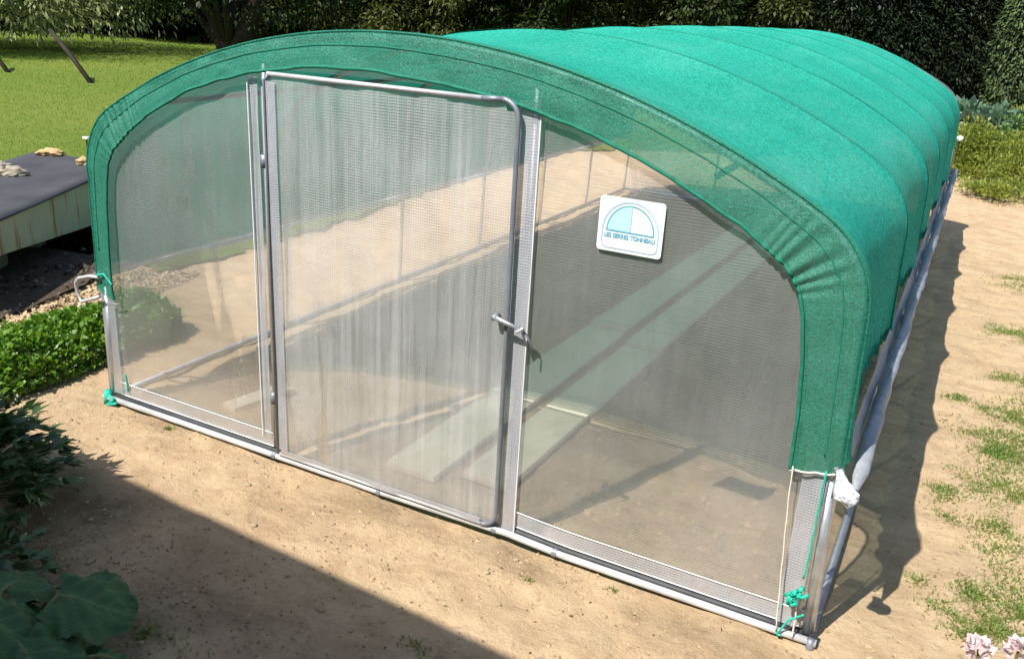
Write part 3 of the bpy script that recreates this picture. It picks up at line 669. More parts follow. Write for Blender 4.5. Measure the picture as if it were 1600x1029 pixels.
# logo plate on the right-hand panel
def sticker():
    a, b, c_, d = front(940, 308, -0.02), front(1038, 322, -0.02), front(1030, 404, -0.02), front(932, 385, -0.02)
    W_, H_ = 0.262, 0.212; ctr = (a + b + c_ + d) / 4
    def pt(u, v, y=0.0): return (ctr[0] + u * W_ / 2, -0.011 - y, ctr[2] + v * H_ / 2)
    def poly(name, pts, mat, y, parent, th=0.0012):
        n = len(pts); m = MB(); vs = [pt(u, v, y + th) for u, v in pts] + [pt(u, v, y) for u, v in pts]
        m.add(vs, [tuple(range(n)), tuple(range(2 * n - 1, n - 1, -1))] + [(i + n, (i + 1) % n + n, (i + 1) % n, i) for i in range(n)])
        return m.build(name, mat, parent)
    def rrect(u0, v0, u1, v1, r):
        o = []; ra = r * H_ / W_
        for cu, cv, s in ((u1 - ra, v1 - r, 0), (u0 + ra, v1 - r, 1), (u0 + ra, v0 + r, 2), (u1 - ra, v0 + r, 3)):
            for t in np.linspace(0, math.pi / 2, 5): o.append((cu + ra * math.cos(t + s * math.pi / 2), cv + r * math.sin(t + s * math.pi / 2)))
        return o
    pb = poly('logo_plate', rrect(-1, -1, 1, 1, 0.13), 'white', 0.0, GH, 0.003)
    y0 = 0.0032; k = W_ / H_
    def arcpts(r, a0, a1, n, ky=1.0, cv=-0.22): return [(r * math.cos(t), cv + r * ky * math.sin(t)) for t in np.linspace(a0, a1, n)]
    def stroke(name, pts, wdt, mat, y, closed=False):
        m = MB(); P = np.array(pts); 
        T = np.gradient(P, axis=0); N = np.stack([-T[:, 1], T[:, 0]], 1); N /= np.linalg.norm(N, axis=1)[:, None] + 1e-9
        A, B = P + N * wdt / 2, P - N * wdt / 2
        return m.grid([[pt(*p, y) for p in A], [pt(*p, y) for p in B]]).build(name, mat, pb)
    poly('print_field', [(0, -0.2)] + arcpts(0.70, math.pi / 2, math.pi, 20, 1.30, -0.2), 'blue', y0, pb, 0.0008)
    stroke('print_line', arcpts(0.86, 0, math.pi, 40, 1.27), 0.055, 'grey_print', y0 + 0.0012)
    stroke('print_line', arcpts(0.72, 0, math.pi, 40, 1.33), 0.045, 'teal', y0 + 0.0013)
    stroke('print_line', [(0, -0.2), (0, 0.2), (0, 0.72)], 0.045, 'grey_print', y0 + 0.0014)
    stroke('print_line', [(-0.74, -0.225), (0, -0.225), (0.74, -0.225)], 0.05, 'teal', y0 + 0.0015)
    fr = [(-0.86, -0.22)] + [(-0.86, -0.70), (-0.80, -0.82), (-0.72, -0.86), (0.72, -0.86), (0.80, -0.82), (0.86, -0.70), (0.86, -0.22)]
    stroke('print_line', resample(fr, 40), 0.04, 'grey_print', y0 + 0.0016)
    def text(s, v, wtot, hh, mat, y):
        cu = bpy.data.curves.new('lettering', 'FONT'); cu.body = s; cu.align_x = 'CENTER'; cu.size = 1; cu.offset = 0.035
        to = bpy.data.objects.new('lettering_tmp', cu); COL.objects.link(to); bpy.context.view_layer.update()
        me_ = bpy.data.meshes.new_from_object(to.evaluated_get(bpy.context.evaluated_depsgraph_get())); bpy.data.objects.remove(to)
        co = np.array([q.co[:] for q in me_.vertices]); wx = co[:, 0].max() - co[:, 0].min(); hz_ = co[:, 1].max() - co[:, 1].min()
        for q in me_.vertices:
            x_, z_ = q.co.x / wx * wtot, (q.co.y / hz_) * hh; q.co = Vector(pt(x_, v + z_, y))
        me_.name = 'lettering'; me_.materials.clear()
        return link('lettering', me_, mat, pb)
    text('LES SERRES TONNEAU', -0.47, 1.56, 0.17, 'teal', y0 + 0.0018)
    m = MB()
    for u, v in ((0.26, 0.28), (0.30, 0.20), (0.24, 0.12), (0.29, 0.02)):
        m.add([pt(u - 0.05, v - 0.03, y0 + 0.001), pt(u + 0.05, v - 0.035, y0 + 0.001), pt(u + 0.03, v + 0.05, y0 + 0.001), pt(u - 0.02, v + 0.045, y0 + 0.001)], [(0, 1, 2, 3)])
    m.build('print_figure', 'pink_print', pb)
sticker()

# ------------------------------------------------------------------ boards on the greenhouse floor
def board(cx, cy, w_, l_, rz, label, mat='board', group='pale boards laid as a path in the greenhouse'):
    b = MB().box((0, 0, 0.018), (w_, l_, 0.036)).build('board', mat, bevel=0.004)
    b.location = (cx, cy, float(zg(cx, cy)) + 0.004); b.rotation_euler = (0, 0, rz)
    tag(b, label, 'board', group)
yb = [(0.22, 2.84), (2.92, 5.75), (5.82, 8.2)]
where = ('nearest the door', 'in the middle of the path', 'at the far end of the path')
for i, (a, b_) in enumerate(yb):
    board(1.965 + 0.03 * i, (a + b_) / 2, 0.30, b_ - a, -0.012 - 0.004 * i, 'long pale board of the left row, ' + where[i])
for i, (a, b_) in enumerate([(0.35, 2.6), (2.66, 5.5), (5.6, 8.1)]):
    board(2.335 + 0.03 * i, (a + b_) / 2, 0.27, b_ - a, -0.014, 'long pale board of the right row, ' + where[i])
p0, p1 = spot(372, 640), spot(436, 607)
board((p0[0] + p1[0]) / 2, (p0[1] + p1[1]) / 2, 0.12, 0.42, -0.2, 'short pale board lying loose on the soil behind the left film panel', group=None)

# ------------------------------------------------------------------ raised tank with dark cover, blocks, stones, marker
def tank():
    ZT = 0.56
    a, b = spot(-6, 346, ZT), spot(146, 279.5, ZT); dr = (b - a) / np.linalg.norm(b - a)
    f0, f1 = a - dr * 0.75, b + dr * 0.75; k0 = spot(55, 236, ZT); k0 = k0 - dr * 0.0
    k1 = f0 + (k0 - f1)
    t = tag(empty('water_tank', (float(f1[0]), float(f1[1]), 0)), 'low grey green tank on blocks under a dark cover', 'tank')
    L = lambda p, z: (p[0] - f1[0], p[1] - f1[1], z)
    def dn(p):                                            # underside height measured off the photograph
        s = np.dot(p - a, dr); return float(np.interp(s, [-0.8, 0, 1.63, 2.6], [0.31, 0.285, 0.13, 0.06]))
    inn = lambda p, q: p + (q - p) * 0.03
    F0, F1, K0, K1 = inn(f0, k0), inn(f1, k1), inn(k0, f0), inn(k1, f1)
    n = 8; A = []
    ring = [F0 + (F1 - F0) * i / n for i in range(n)] + [F1 + (K0 - F1) * i / 3 for i in range(3)] + [K0 + (K1 - K0) * i / n for i in range(n)] + [K1 + (F0 - K1) * i / 3 for i in range(3)]
    m = MB(); nn = len(ring)
    m.add([L(p, dn(p)) for p in ring] + [L(p, ZT - 0.015) for p in ring], [(i, (i + 1) % nn, nn + (i + 1) % nn, nn + i) for i in range(nn)] + [tuple(range(nn))[::-1], tuple(range(nn, 2 * nn))])
    bd = m.build('body', 'tank', t)
    rows = []
    for i in np.linspace(0, 1, 24):
        p, q = f0 + (f1 - f0) * i, k1 + (k0 - k1) * i
        rows.append([L(p, ZT - 0.014)] + [L(p + (q - p) * s, ZT + 0.006 * vnoise(np.array([i * 9]), np.array([s * 4]), 91)[0] + 0.004) for s in np.linspace(0, 1, 10)] + [L(q, ZT - 0.014)])
    MB().grid(rows).build('cover', 'liner', t, True)
    for s in (0.42, 1.1):
        for d_ in (0.5, 0.95):
            p = a + dr * s + (k0 - f1) / np.linalg.norm(k0 - f1) * d_; z = dn(a + dr * s)
            MB().box(L(p, z / 2), (0.22, 0.14, z), 0.5).build('block', 'block', t, bevel=0.006)
    return ZT
ZT = tank()
def stone(px_, py_, size, flat, label, mat, seed):
    p = spot(px_, py_, ZT); r = np.random.default_rng(seed)
    bm = bmesh.new(); bmesh.ops.create_icosphere(bm, subdivisions=3, radius=1)
    ph = r.random(9) * 6
    for v in bm.verts:
        c = v.co; d = 1 + 0.16 * math.sin(3 * c.x + ph[0]) * math.sin(3 * c.y + ph[1]) + 0.13 * math.sin(6 * c.y + ph[2] + 4 * c.z) + 0.08 * math.sin(9 * c.x + ph[3]) + 0.05 * math.sin(15 * c.z + 8 * c.x + ph[4])
        v.co = Vector((c.x * d * size, c.y * d * size * 0.62, max(-0.55, c.z) * d * flat))
    me_ = bpy.data.meshes.new('stone'); bm.to_mesh(me_); bm.free()
    o = link('stone', me_, mat, smooth=False); o.location = (p[0], p[1], ZT + flat * 0.5); o.rotation_euler = (0, 0, r.random() * 1.0 + 0.2)
    tag(o, label, 'stone', 'stones holding down the dark cover')
stone(80, 243, 0.150, 0.050, 'broad flat sandy stone at the back of the dark tank cover', 'stone', 3)
stone(133, 259, 0.085, 0.055, 'tan stone on the dark tank cover beside the greenhouse net', 'stone', 5)
stone(22, 275, 0.115, 0.058, 'pale grey stone in front on the dark tank cover', 'stone2', 8)
stone(2, 268, 0.10, 0.062, 'shaded grey brown stone behind the pale one on the tank cover', 'stone2', 12)
p = front(135, 217, 5.2)
mk = tag(empty('marker_stake', (p[0], p[1], 0)), 'thin stake with a pale flat top on the lawn behind the tank', 'marker')
MB().tube([(0, 0, 0), (0, 0, p[2] + 0.0)], 0.012, 6).build('stake', 'pole', mk)
MB().box((0, 0, p[2] + 0.015), (0.10, 0.05, 0.03)).build('cap', 'white', mk, bevel=0.004)

# ------------------------------------------------------------------ soil and chips beside the tank
def patch(name, poly, mat, z, label, n=14):
    pts = resample(np.vstack([poly, poly[:1]]), 120)[:-1] + rng.normal(size=(119, 2)) * 0.018
    bm = bmesh.new(); vs = [bm.verts.new((x, y, z)) for x, y in pts]; f = bm.faces.new(vs)
    bmesh.ops.triangulate(bm, faces=[f]); me_ = bpy.data.meshes.new(name); bm.to_mesh(me_); bm.free()
    if me_.polygons[0].normal.z < 0: me_.flip_normals()
    tag(link(name, me_, mat), label, kind='structure')
BED = np.array([(-0.95, -1.2), (-1.70, 0.42), (-1.80, 0.9), (-1.98, 1.45), (-2.15, 2.2), (-2.8, 2.5), (-4.0, 2.0), (-3.2, -0.6), (-2.4, -1.6)])  # mulch bed ending at the tank's shadow edge, shadow painted into its tone
patch('soil_bed', BED, 'soil', 0.006, 'mulched soil under the raised tank, its shade in the colour')
STRIP = np.array([(-0.9, -1.0), (-1.66, 0.44), (-1.76, 0.9), (-1.93, 1.45), (-1.95, 2.0), (-1.5, 2.1), (-1.25, 1.2), (-0.85, 0.3), (-0.45, -1.0)])
def scatter(poly, n):
    lo, hi = poly.min(0), poly.max(0); q = lo + (hi - lo) * rng.random((n, 2)); return q[inpoly(q[:, 0], q[:, 1], [tuple(p) for p in poly])]
def chips(name, poly, n, size, mat, label, z=0.004, up=0.35):
    q = scatter(poly, n); P = np.stack([q[:, 0], q[:, 1], zg(q[:, 0], q[:, 1]) + z + 0.012 * rng.random(len(q))], 1)
    D = np.concatenate([rng.normal(size=(len(q), 2)), up * rng.normal(size=(len(q), 1))], 1)
    V, t = leaves(P, D, size * rng.uniform(0.5, 1.5, len(q)), 0.55, 0.1, Nrm=np.array([[0, 0, 1.0]]))
    tag(link(name, quads_mesh(name, V, len(V), t), mat), label, kind='stuff')
chips('wood_chips', STRIP, 16000, 0.04, 'chips', 'pale wood chips strewn between tank and hedge')
chips('mulch_chips', BED, 14000, 0.045, 'chips_shaded', 'mulch chips under the tank, darkened for its shade', 0.008)

# clods, pebbles and dry litter on the sand
def clods():
    ST = MB()
    q = np.concatenate([np.stack([rng.uniform(-0.6, 5.6, 9000), rng.uniform(-1.9, 0.15, 9000)], 1), np.stack([rng.uniform(4.05, 6, 7000), rng.uniform(-1, 10, 7000)], 1), np.stack([rng.uniform(0.1, 3.9, 12000), rng.uniform(0.1, 6, 12000)], 1)])
    keep = vnoise(q[:, 0] * 2.3, q[:, 1] * 2.3, 33) + 0.6 * rng.normal(size=len(q)) > 0.15; q = q[keep]; n_ = len(q)
    s = 0.0035 + 0.0105 * rng.random(n_) ** 4; s = np.where((q[:, 0] > 0.1) & (q[:, 0] < 3.9) & (q[:, 1] > 0.1), s * 2.0, s)
    base_ = np.array([(1, 0, 0), (0, 1, 0), (-1, 0, 0), (0, -1, 0), (0, 0, 0.9)], float)
    Pc = np.stack([q[:, 0], q[:, 1], zg(q[:, 0], q[:, 1]) + 0.001], 1)
    V = Pc[:, None] + base_[None] * s[:, None, None] * rng.uniform(0.6, 1.4, (n_, 5, 3))
    Q = V[:, [0, 1, 4, 4, 1, 2, 4, 4, 2, 3, 4, 4, 3, 0, 4, 4]].reshape(n_ * 4, 4, 3)
    Q[:, 3] = Q[:, 2] * 0.98 + Q[:, 0] * 0.02
    tag(link('sand_clods', quads_mesh('sand_clods', Q, len(Q), np.repeat(rng.random(n_), 4)), 'clod'), 'small clods and pebbles on the sand', kind='stuff')
    q = np.concatenate([np.stack([rng.uniform(-0.4, 4.0, 60), rng.uniform(-1.6, -0.1, 60)], 1), np.stack([rng.uniform(4.2, 5.8, 50), rng.uniform(-0.5, 8, 50)], 1)])
    for kk, (x, y) in enumerate(q):
        bm = bmesh.new(); bmesh.ops.create_icosphere(bm, subdivisions=1, radius=1); sz = rng.uniform(0.008, 0.02)
        for vv in bm.verts: vv.co = Vector((vv.co.x * sz * rng.uniform(0.8, 1.3), vv.co.y * sz * rng.uniform(0.7, 1.1), vv.co.z * sz * rng.uniform(0.4, 0.7)))
        me_ = bpy.data.meshes.new('tmp'); bm.to_mesh(me_); bm.free(); vs = np.array([v_.co[:] for v_ in me_.vertices]) + np.array([x, y, float(zg(x, y)) + sz * 0.25]); ST.add(vs, [tuple(p_.vertices) for p_ in me_.polygons]); bpy.data.meshes.remove(me_)
    tag(ST.build('pebbles', 'pebble'), 'scattered brown pebbles on the sand', kind='stuff')
    q = np.concatenate([np.stack([rng.normal(1.3, 0.9, 2600), rng.normal(-1.35, 0.32, 2600)], 1), np.stack([rng.uniform(-0.3, 5.4, 500), rng.uniform(-1.2, 0.0, 500)], 1), np.stack([rng.uniform(4.1, 5.8, 700), rng.uniform(-0.5, 9, 700)], 1)])
    P = np.stack([q[:, 0], q[:, 1], zg(q[:, 0], q[:, 1]) + 0.004], 1); D_ = np.concatenate([rng.normal(size=(len(q), 2)), 0.15 * rng.normal(size=(len(q), 1))], 1)
    V, t = leaves(P, D_, rng.uniform(0.004, 0.022, len(q)), 0.35, 0.1, Nrm=np.array([[0, 0, 1.0]]))
    tag(link('dry_litter', quads_mesh('dry_litter', V, len(V), t), 'twig'), 'bits of dry leaf and twig on the ground', kind='stuff')
clods()

# grass growing in patches on the sand
def grass_patches():
    PX = [(1590, 520, .22, .25), (1590, 590, .2, .12), (1497, 617, .07, .09), (1525, 672, .16, .18), (1575, 700, .2, .3), (1560, 640, .14, .1), (1475, 768, .10, .13), (1560, 755, .2, .2), (1590, 780, .2, .18), (1560, 822, .2, .12), (1445, 900, .08, .05), (1520, 918, .15, .06), (1505, 958, .16, .10), (1560, 955, .15, .12), (1540, 855, .1, .08), (1600, 995, .25, .08), (1515, 990, .13, .07), (1595, 880, .15, .2), (1590, 440, .2, .3), (1600, 650, .15, .4), (1550, 700, .1, .2), (1480, 800, .05, .06), (1545, 930, .2, .1),(1590,930,.15,.12),
          (955, 913, .03, .02), (1190, 975, .03, .02), (650, 1005, .08, .03), (262, 668, .02, .02), (240, 990, .15, .05), (1290, 985, .04, .03), (820, 900, .04, .02)]
    Ps, Ss = [], []
    for x, y, rx, ry in PX:
        c_ = spot(x, y); k = int(52000 * rx * ry) + 40
        q = np.stack([c_[0] + rx * rng.normal(size=k) * 0.55, c_[1] + ry * rng.normal(size=k) * 0.55], 1)
        q = q[vnoise(q[:, 0] * 9, q[:, 1] * 9, 77) + 0.5 * rng.normal(size=len(q)) > -0.1]
        Ps.append(q); Ss.append(rng.uniform(0.012, 0.036, len(q)))
    q = np.stack([rng.uniform(4.35, 7.0, 16000), rng.uniform(-0.6, 9.5, 16000)], 1)
    q = q[(vnoise(q[:, 0] * 2.1, q[:, 1] * 1.7, 21) + (q[:, 0] - 4.7) * 0.3 + 0.35 * rng.normal(size=len(q))) > 0.75]; Ps.append(q); Ss.append(rng.uniform(0.008, 0.026, len(q)))
    q = np.concatenate(Ps); s = np.concatenate(Ss)
    k = (q[:, 0] > 4.3) | (q[:, 1] < -0.05); q, s = q[k], s[k]
    P = np.stack([q[:, 0], q[:, 1], zg(q[:, 0], q[:, 1]) - 0.002], 1)
    D_ = np.concatenate([rng.normal(size=(len(q), 2)) * 0.9, np.ones((len(q), 1))], 1)
    V, t = leaves(P, D_, s, 0.16, 0.05)
    tag(link('grass_tufts', quads_mesh('grass_tufts', V, len(V), t), 'grass'), 'thin patches of grass growing in the sand', kind='stuff')
grass_patches()

# ------------------------------------------------------------------ low plants
def hedge():
    h = tag(empty('low_hedge', (-0.70, 0.0, 0)), 'low bright green leafy hedge row beside the greenhouse corner', 'hedge')
    N = 15000; y = rng.uniform(-1.3, 1.05, N); a = rng.uniform(-0.25, math.pi + 0.25, N); r = rng.random(N) ** 0.25
    wv = 1 + 0.16 * vnoise(y * 4, a * 2, 51) + 0.12 * vnoise(y * 10, a * 4, 52)
    taper = np.clip((1.08 - y) / 0.2, 0.2, 1) ** 0.5
    x = 0.25 * np.cos(a) * r * wv * taper; z = 0.02 + 0.27 * np.maximum(0, np.sin(a) * 0.92 + 0.08) * r * wv * taper
    P = np.stack([x, y, z], 1); D_ = np.stack([np.cos(a) + rng.normal(size=N) * 0.6, rng.normal(size=N) * 0.8, np.sin(a) * 1.0 + 0.4 + rng.normal(size=N) * 0.5], 1)
    Nn = np.stack([np.cos(a), 0 * a, np.sin(a) + 0.6], 1)
    V, t = leaves(P, D_, rng.uniform(0.022, 0.05, N), 0.75, 0.12, Nrm=Nn)
    o = link('foliage', quads_mesh('foliage', V, N, t), 'parsley', h); o['kind'] = 'stuff'
    st = MB()
    for yy in np.linspace(-1.25, 0.95, 40):
        for k in range(2):
            x0 = rng.normal() * 0.05; st.tube([(x0, yy, -0.02), (x0 * 2 + rng.normal() * 0.04, yy + rng.normal() * 0.03, 0.17)], 0.004, 4)
    st.build('stems', 'stalk', h)['kind'] = 'stuff'
hedge()

def lobed_bush(name, loc, rad, ht, n, label, cat, mat='peony', lsize=0.10, seed=0):
    h = tag(empty(name, loc), label, cat); r = np.random.default_rng(seed); Ps, Ds, Ns, Ss = [], [], [], []
    st = MB()
    for i in range(n):
        a = r.uniform(0, 2 * math.pi); e = r.uniform(0.05, 1.45); q = r.uniform(0.65, 1.0)
        d = np.array([math.cos(a) * math.cos(e), math.sin(a) * math.cos(e), math.sin(e)]); tip = d * np.array([rad, rad, ht]) * q + np.array([0, 0, 0.05])
        if i % 4 == 0: st.tube([(d[0] * 0.06, d[1] * 0.06, -0.02), (tip[0] * 0.5, tip[1] * 0.5, tip[2] * 0.62), tuple(tip)], [0.006, 0.005, 0.003], 5)
        out = unit(d + np.array([0, 0, -0.25]) + r.normal(size=3) * 0.35); up = np.array([0, 0, 1.0]) + d * 0.5
        sd = unit(np.cross(out, up))
        for k, (sw, L) in enumerate(((0, 1.0), (-0.6, 0.85), (0.6, 0.85), (-1.1, 0.6), (1.1, 0.6))):   # five pointed lobes
            Ps.append(tip); Ds.append(out + sd * sw); Ns.append(up); Ss.append(lsize * L * r.uniform(0.8, 1.25))
    V, t = leaves(np.array(Ps), np.array(Ds), np.array(Ss), 0.42, 0.06, tint=np.repeat(r.random(n), 5), Nrm=np.array(Ns))
    link('foliage', quads_mesh('foliage', V, len(V), t), mat, h)['kind'] = 'stuff'
    st.build('stems', 'stalk', h)['kind'] = 'stuff'
    return h
lobed_bush('leafy_bush', (0.36, -1.24, 0), 0.56, 0.52, 1000, 'dark leafy bush with pointed lobed leaves at the shadow edge', 'bush', lsize=0.085, seed=4)

def big_leaf(parent, root, tip0, size, ang, tilt, roll):
    n, m_ = 27, 23; V = MB(); A = []; ve = []
    Mx = Matrix.Rotation(ang, 3, 'Z') @ Matrix.Rotation(tilt, 3, 'Y') @ Matrix.Rotation(roll, 3, 'X'); s0 = rng.random() * 9
    for i in range(n):
        u = i / (n - 1); row = []
        wd_ = 0.60 * (max(0.0, math.sin(math.pi * (u * 0.86 + 0.10))) ** 0.55) * (1 + 0.06 * math.sin(u * 19 + s0) + 0.04 * math.sin(u * 43 + s0))
        for j in range(m_):
            v = (j / (m_ - 1) - 0.5) * 2
            x = u - 0.14 * v * v * (1 - u) ; y = v * wd_
            vein = max(math.exp(-(abs(v) / 0.05) ** 2), 0.9 * math.exp(-((((u - 0.55 * abs(v)) * 4.2) % 1.0 - 0.5) / 0.10) ** 2))
            z = -0.22 * u * u - 0.10 * v * v + 0.06 * math.sin(u * 14 + s0) * v * v + 0.035 * math.sin(v * 9 + u * 7 + s0) - 0.03 * vein + 0.05 * abs(v)
            row.append(Vector(tip0) + Mx @ (Vector((x, y, z)) * size)); ve.append(vein)
        A.append([tuple(p) for p in row])
    o = V.grid(A).build('leaf', 'rhubarb', parent, True)
    a_ = o.data.attributes.new('vein', 'FLOAT', 'POINT'); a_.data.foreach_set('value', np.array(ve, np.float32))
    r0 = Vector(root); t0 = Vector(tip0); mid = (r0 + t0) / 2 + Vector((0, 0, 0.05))
    MB().tube([r0, mid, t0, t0 + Mx @ Vector((size * 0.25, 0, -0.02 * size))], [0.014, 0.011, 0.009, 0.006], 6).build('stalk', 'stalk', o, True)
rb = tag(empty('rhubarb_plant', (1.62, -1.80, 0)), 'large leaved rhubarb like plant in shade in the near corner', 'plant')
for (x, y, z, s, an, ti, ro) in ((0.06, 0.24, 0.27, 0.26, 0.55, 0.15, 0.15), (0.31, 0.20, 0.15, 0.14, 0.7, 0.35, -0.3), (-0.14, 0.16, 0.26, 0.24, 2.0, 0.2, 0.2), (0.12, 0.04, 0.24, 0.26, -0.15, 0.3, 0.0), (-0.20, 0.0, 0.30, 0.26, 3.0, 0.2, 0.2), (0.20, -0.12, 0.25, 0.25, -0.8, 0.35, 0.2), (-0.04, -0.04, 0.33, 0.25, 0.6, 0.3, 0.1), (-0.30, 0.22, 0.2, 0.22, 2.4, 0.35, 0.0), (0.30, 0.05, 0.15, 0.20, 0.2, 0.4, 0.2), (0.02, 0.12, 0.20, 0.24, 1.3, 0.4, 0.1), (-0.08, 0.30, 0.16, 0.20, 1.6, 0.45, -0.2), (0.22, 0.16, 0.10, 0.2, 0.0, 0.4, 0.3), (0.0, -0.22, 0.30, 0.26, -1.6, 0.25, 0.0), (0.32, -0.22, 0.16, 0.22, -0.4, 0.4, 0.0), (-0.32, -0.16, 0.24, 0.24, 3.6, 0.3, 0.1)):
    big_leaf(rb, (x * 0.15, y * 0.15, 0.0), (x, y, z), s, an, ti, ro)
lobed_bush('ground_weed', (1.02, -1.62, 0), 0.42, 0.20, 260, 'low dark weed between the leafy bush and the large leaves', 'weed', lsize=0.07, seed=14)

def pink_flower():
    h = tag(empty('pink_flower_bush', (4.61, -0.40, 0)), 'pink flowering bush peeking into the near right corner', 'flower bush')
    r = np.random.default_rng(3); st = MB()
    heads = [(-0.10, -0.02, 0.475), (0.005, 0.0, 0.50), (0.12, -0.16, 0.46), (-0.13, -0.20, 0.44), (0.2, 0.05, 0.42)]
    for x, y, z in heads:
        n_ = 70; d = unit(r.normal(size=(n_, 3)) + np.array([0, 0, 0.8])); c_ = np.array([x, y, z])
        P = c_ + d * 0.018; V, t = leaves(P, d + 0.5 * r.normal(size=(n_, 3)), r.uniform(0.022, 0.042, n_), 0.8, 0.2, Nrm=d)
        link('flower_head', quads_mesh('flower_head', V, n_, t), 'petal', h); st.tube([(x * 0.3, y * 0.3, -0.02), (x * 0.7, y * 0.7, z * 0.6), (x, y, z)], 0.005, 5)
    n_ = 130; a = r.uniform(0, 6.28, n_); q = np.sqrt(r.random(n_)) * 0.11
    P = np.stack([q * np.cos(a), q * np.sin(a) - 0.06, r.uniform(0.08, 0.42, n_)], 1); D_ = np.stack([np.cos(a), np.sin(a), r.normal(size=n_) * 0.3], 1)
    V, t = leaves(P, D_, r.uniform(0.03, 0.055, n_), 0.55, 0.08, Nrm=np.array([[0, 0, 1.0]])); link('foliage', quads_mesh('foliage', V, n_, t), 'garden', h)['kind'] = 'stuff'
    st.build('stems', 'stalk', h)['kind'] = 'stuff'
pink_flower()

# garden plants behind the greenhouse on the right
def shrub(name, x, y, rx, ry, h_, n, ls, mat, label, cat, group=None, aspect=0.5):
    s = tag(empty(name, (x, y, 0)), label, cat, group)
    k = max(8, n // 90); a = rng.uniform(0, 6.28, k); q = np.sqrt(rng.random(k)) * 0.8
    cc = np.stack([np.cos(a) * q * rx, np.sin(a) * q * ry, h_ * rng.uniform(0.15, 0.85, k) * (1 - 0.45 * q)], 1)
    i = rng.integers(0, k, n); d = unit(rng.normal(size=(n, 3))); P = cc[i] + d * np.array([rx, ry, h_ * 0.8]) * 0.26 * rng.random((n, 1)) ** 0.5; P[:, 2] = np.maximum(0.01, P[:, 2])
    cloud('foliage', mat, s, P, d + np.array([0, 0, 0.5]), ls * rng.uniform(0.6, 1.4, n), aspect, Nrm=d + np.array([0, 0, 0.6]), tint=np.clip(rng.random(n) * 0.6 + 0.4 * rng.random(k)[i], 0, 1))['kind'] = 'stuff'
    st = MB()
    for j in range(min(k, 14)): st.tube([(cc[j][0] * 0.3, cc[j][1] * 0.3, -0.03), tuple(cc[j])], 0.006, 4)
    st.build('stems', 'stalk', s)['kind'] = 'stuff'
    return s
gp = 'garden plants behind the far corner of the greenhouse'
def at(x, y): return spot(x, y)[:2]
x_, y_ = at(1505, 268); shrub('bean_plant', x_, y_, 0.55, 0.9, 1.05, 4200, 0.07, 'lime', 'yellow green leafy plant right behind the far greenhouse corner', 'plant', gp)
x_, y_ = at(1555, 278); shrub('bean_plant', x_, y_, 0.8, 1.2, 0.8, 5200, 0.06, 'lime', 'yellow green low plant at the edge of the sandy strip', 'plant', gp)
x_, y_ = at(1600, 290); shrub('bean_plant', x_ + 0.2, y_, 0.8, 1.1, 1.1, 4600, 0.07, 'lime', 'bright bushy plant at the right edge above the sand', 'plant', gp)
x_, y_ = at(1580, 312); shrub('bean_plant', x_, y_, 0.9, 0.7, 0.30, 3600, 0.05, 'lime', 'flat creeping yellow green weeds at the end of the sand', 'plant', gp)
x_, y_ = at(1540, 240); shrub('bean_plant', x_, y_, 0.85, 1.6, 0.55, 4800, 0.08, 'lime', 'pale green plant below the large dark squash leaves', 'plant', gp)
x_, y_ = at(1600, 240); shrub('currant_bush', x_ + 0.3, y_, 0.9, 1.3, 1.05, 3400, 0.09, 'garden', 'dense mid green bush at the right edge of the garden', 'bush', gp)
x_, y_ = at(1555, 222); shrub('squash_plant', x_, y_, 1.2, 1.4, 1.0, 1000, 0.22, 'bluegreen', 'dark blue green squash plant with large leaves', 'plant', gp, 0.85)
x_, y_ = at(1545, 195); shrub('lavender_row', x_, y_, 1.8, 1.2, 0.42, 4200, 0.085, 'bluegreen', 'grey green row of plants in front of the dark conifer', 'plant', gp, 0.25)
x_, y_ = at(1600, 205); shrub('currant_bush', x_ + 0.4, y_, 0.9, 1.5, 0.9, 1800, 0.12, 'lime', 'light green bush beside the squash leaves', 'bush', gp)
for k, (x, y) in enumerate(((1500, 178), (1489, 186), (1500, 196))):
    p = spot(x, y, 0.55); s = tag(empty('white_flower', (p[0], p[1], 0)), ('pale blossom highest behind the far net corner', 'pale blossom touching the far net corner', 'lowest of three pale blossoms behind the net corner')[k], 'flower')
    MB().tube([(0, 0, 0), (0.02, 0, 0.55)], 0.008, 4).build('stem', 'stalk', s)
    n_ = 26; d = unit(rng.normal(size=(n_, 3)) + np.array([0, 0, 0.5])); V, t = leaves(np.array([0.02, 0, 0.55]) + 0 * d, d, 0.085, 0.8, 0.2); link('petals', quads_mesh('petals', V, n_, t), 'blossom', s)
p = spot(1500, 217, 0.62); s = tag(empty('garden_cane', (p[0], p[1], 0)), 'upright cane with a pale round cap behind the far corner', 'cane')
MB().tube([(0, 0, 0), (0, 0, 0.62)], 0.014, 6).build('shaft', 'pole', s); MB().tube([(0, 0, 0.58), (0, 0, 0.60), (0, 0, 0.65), (0, 0, 0.67)], [0.03, 0.055, 0.055, 0.02], 10).build('cap', 'white', s, True)

# ------------------------------------------------------------------ leaning poles on the lawn
def lean_pole(a, b, r, label):
    d = np.array(b) - np.array(a); o = MB().tube([(0, 0, -0.05), tuple(d * 0.5 + np.array([0.01, 0, 0.01])), tuple(d)], [r, r * 0.95, r * 0.85], 8).build('wooden_pole', 'pole', None, True)
    o.location = a; tag(o, label, 'pole', 'slanting poles on the lawn')
lean_pole((-15.22, 11.8, 0), (-16.75, 11.9, 1.17), 0.058, 'dark slanting wooden pole standing on the lawn, seen at full length')
lean_pole((-18.42, 11.8, 0), (-19.95, 11.9, 1.17), 0.058, 'dark slanting wooden pole cut by the left edge of the photo')

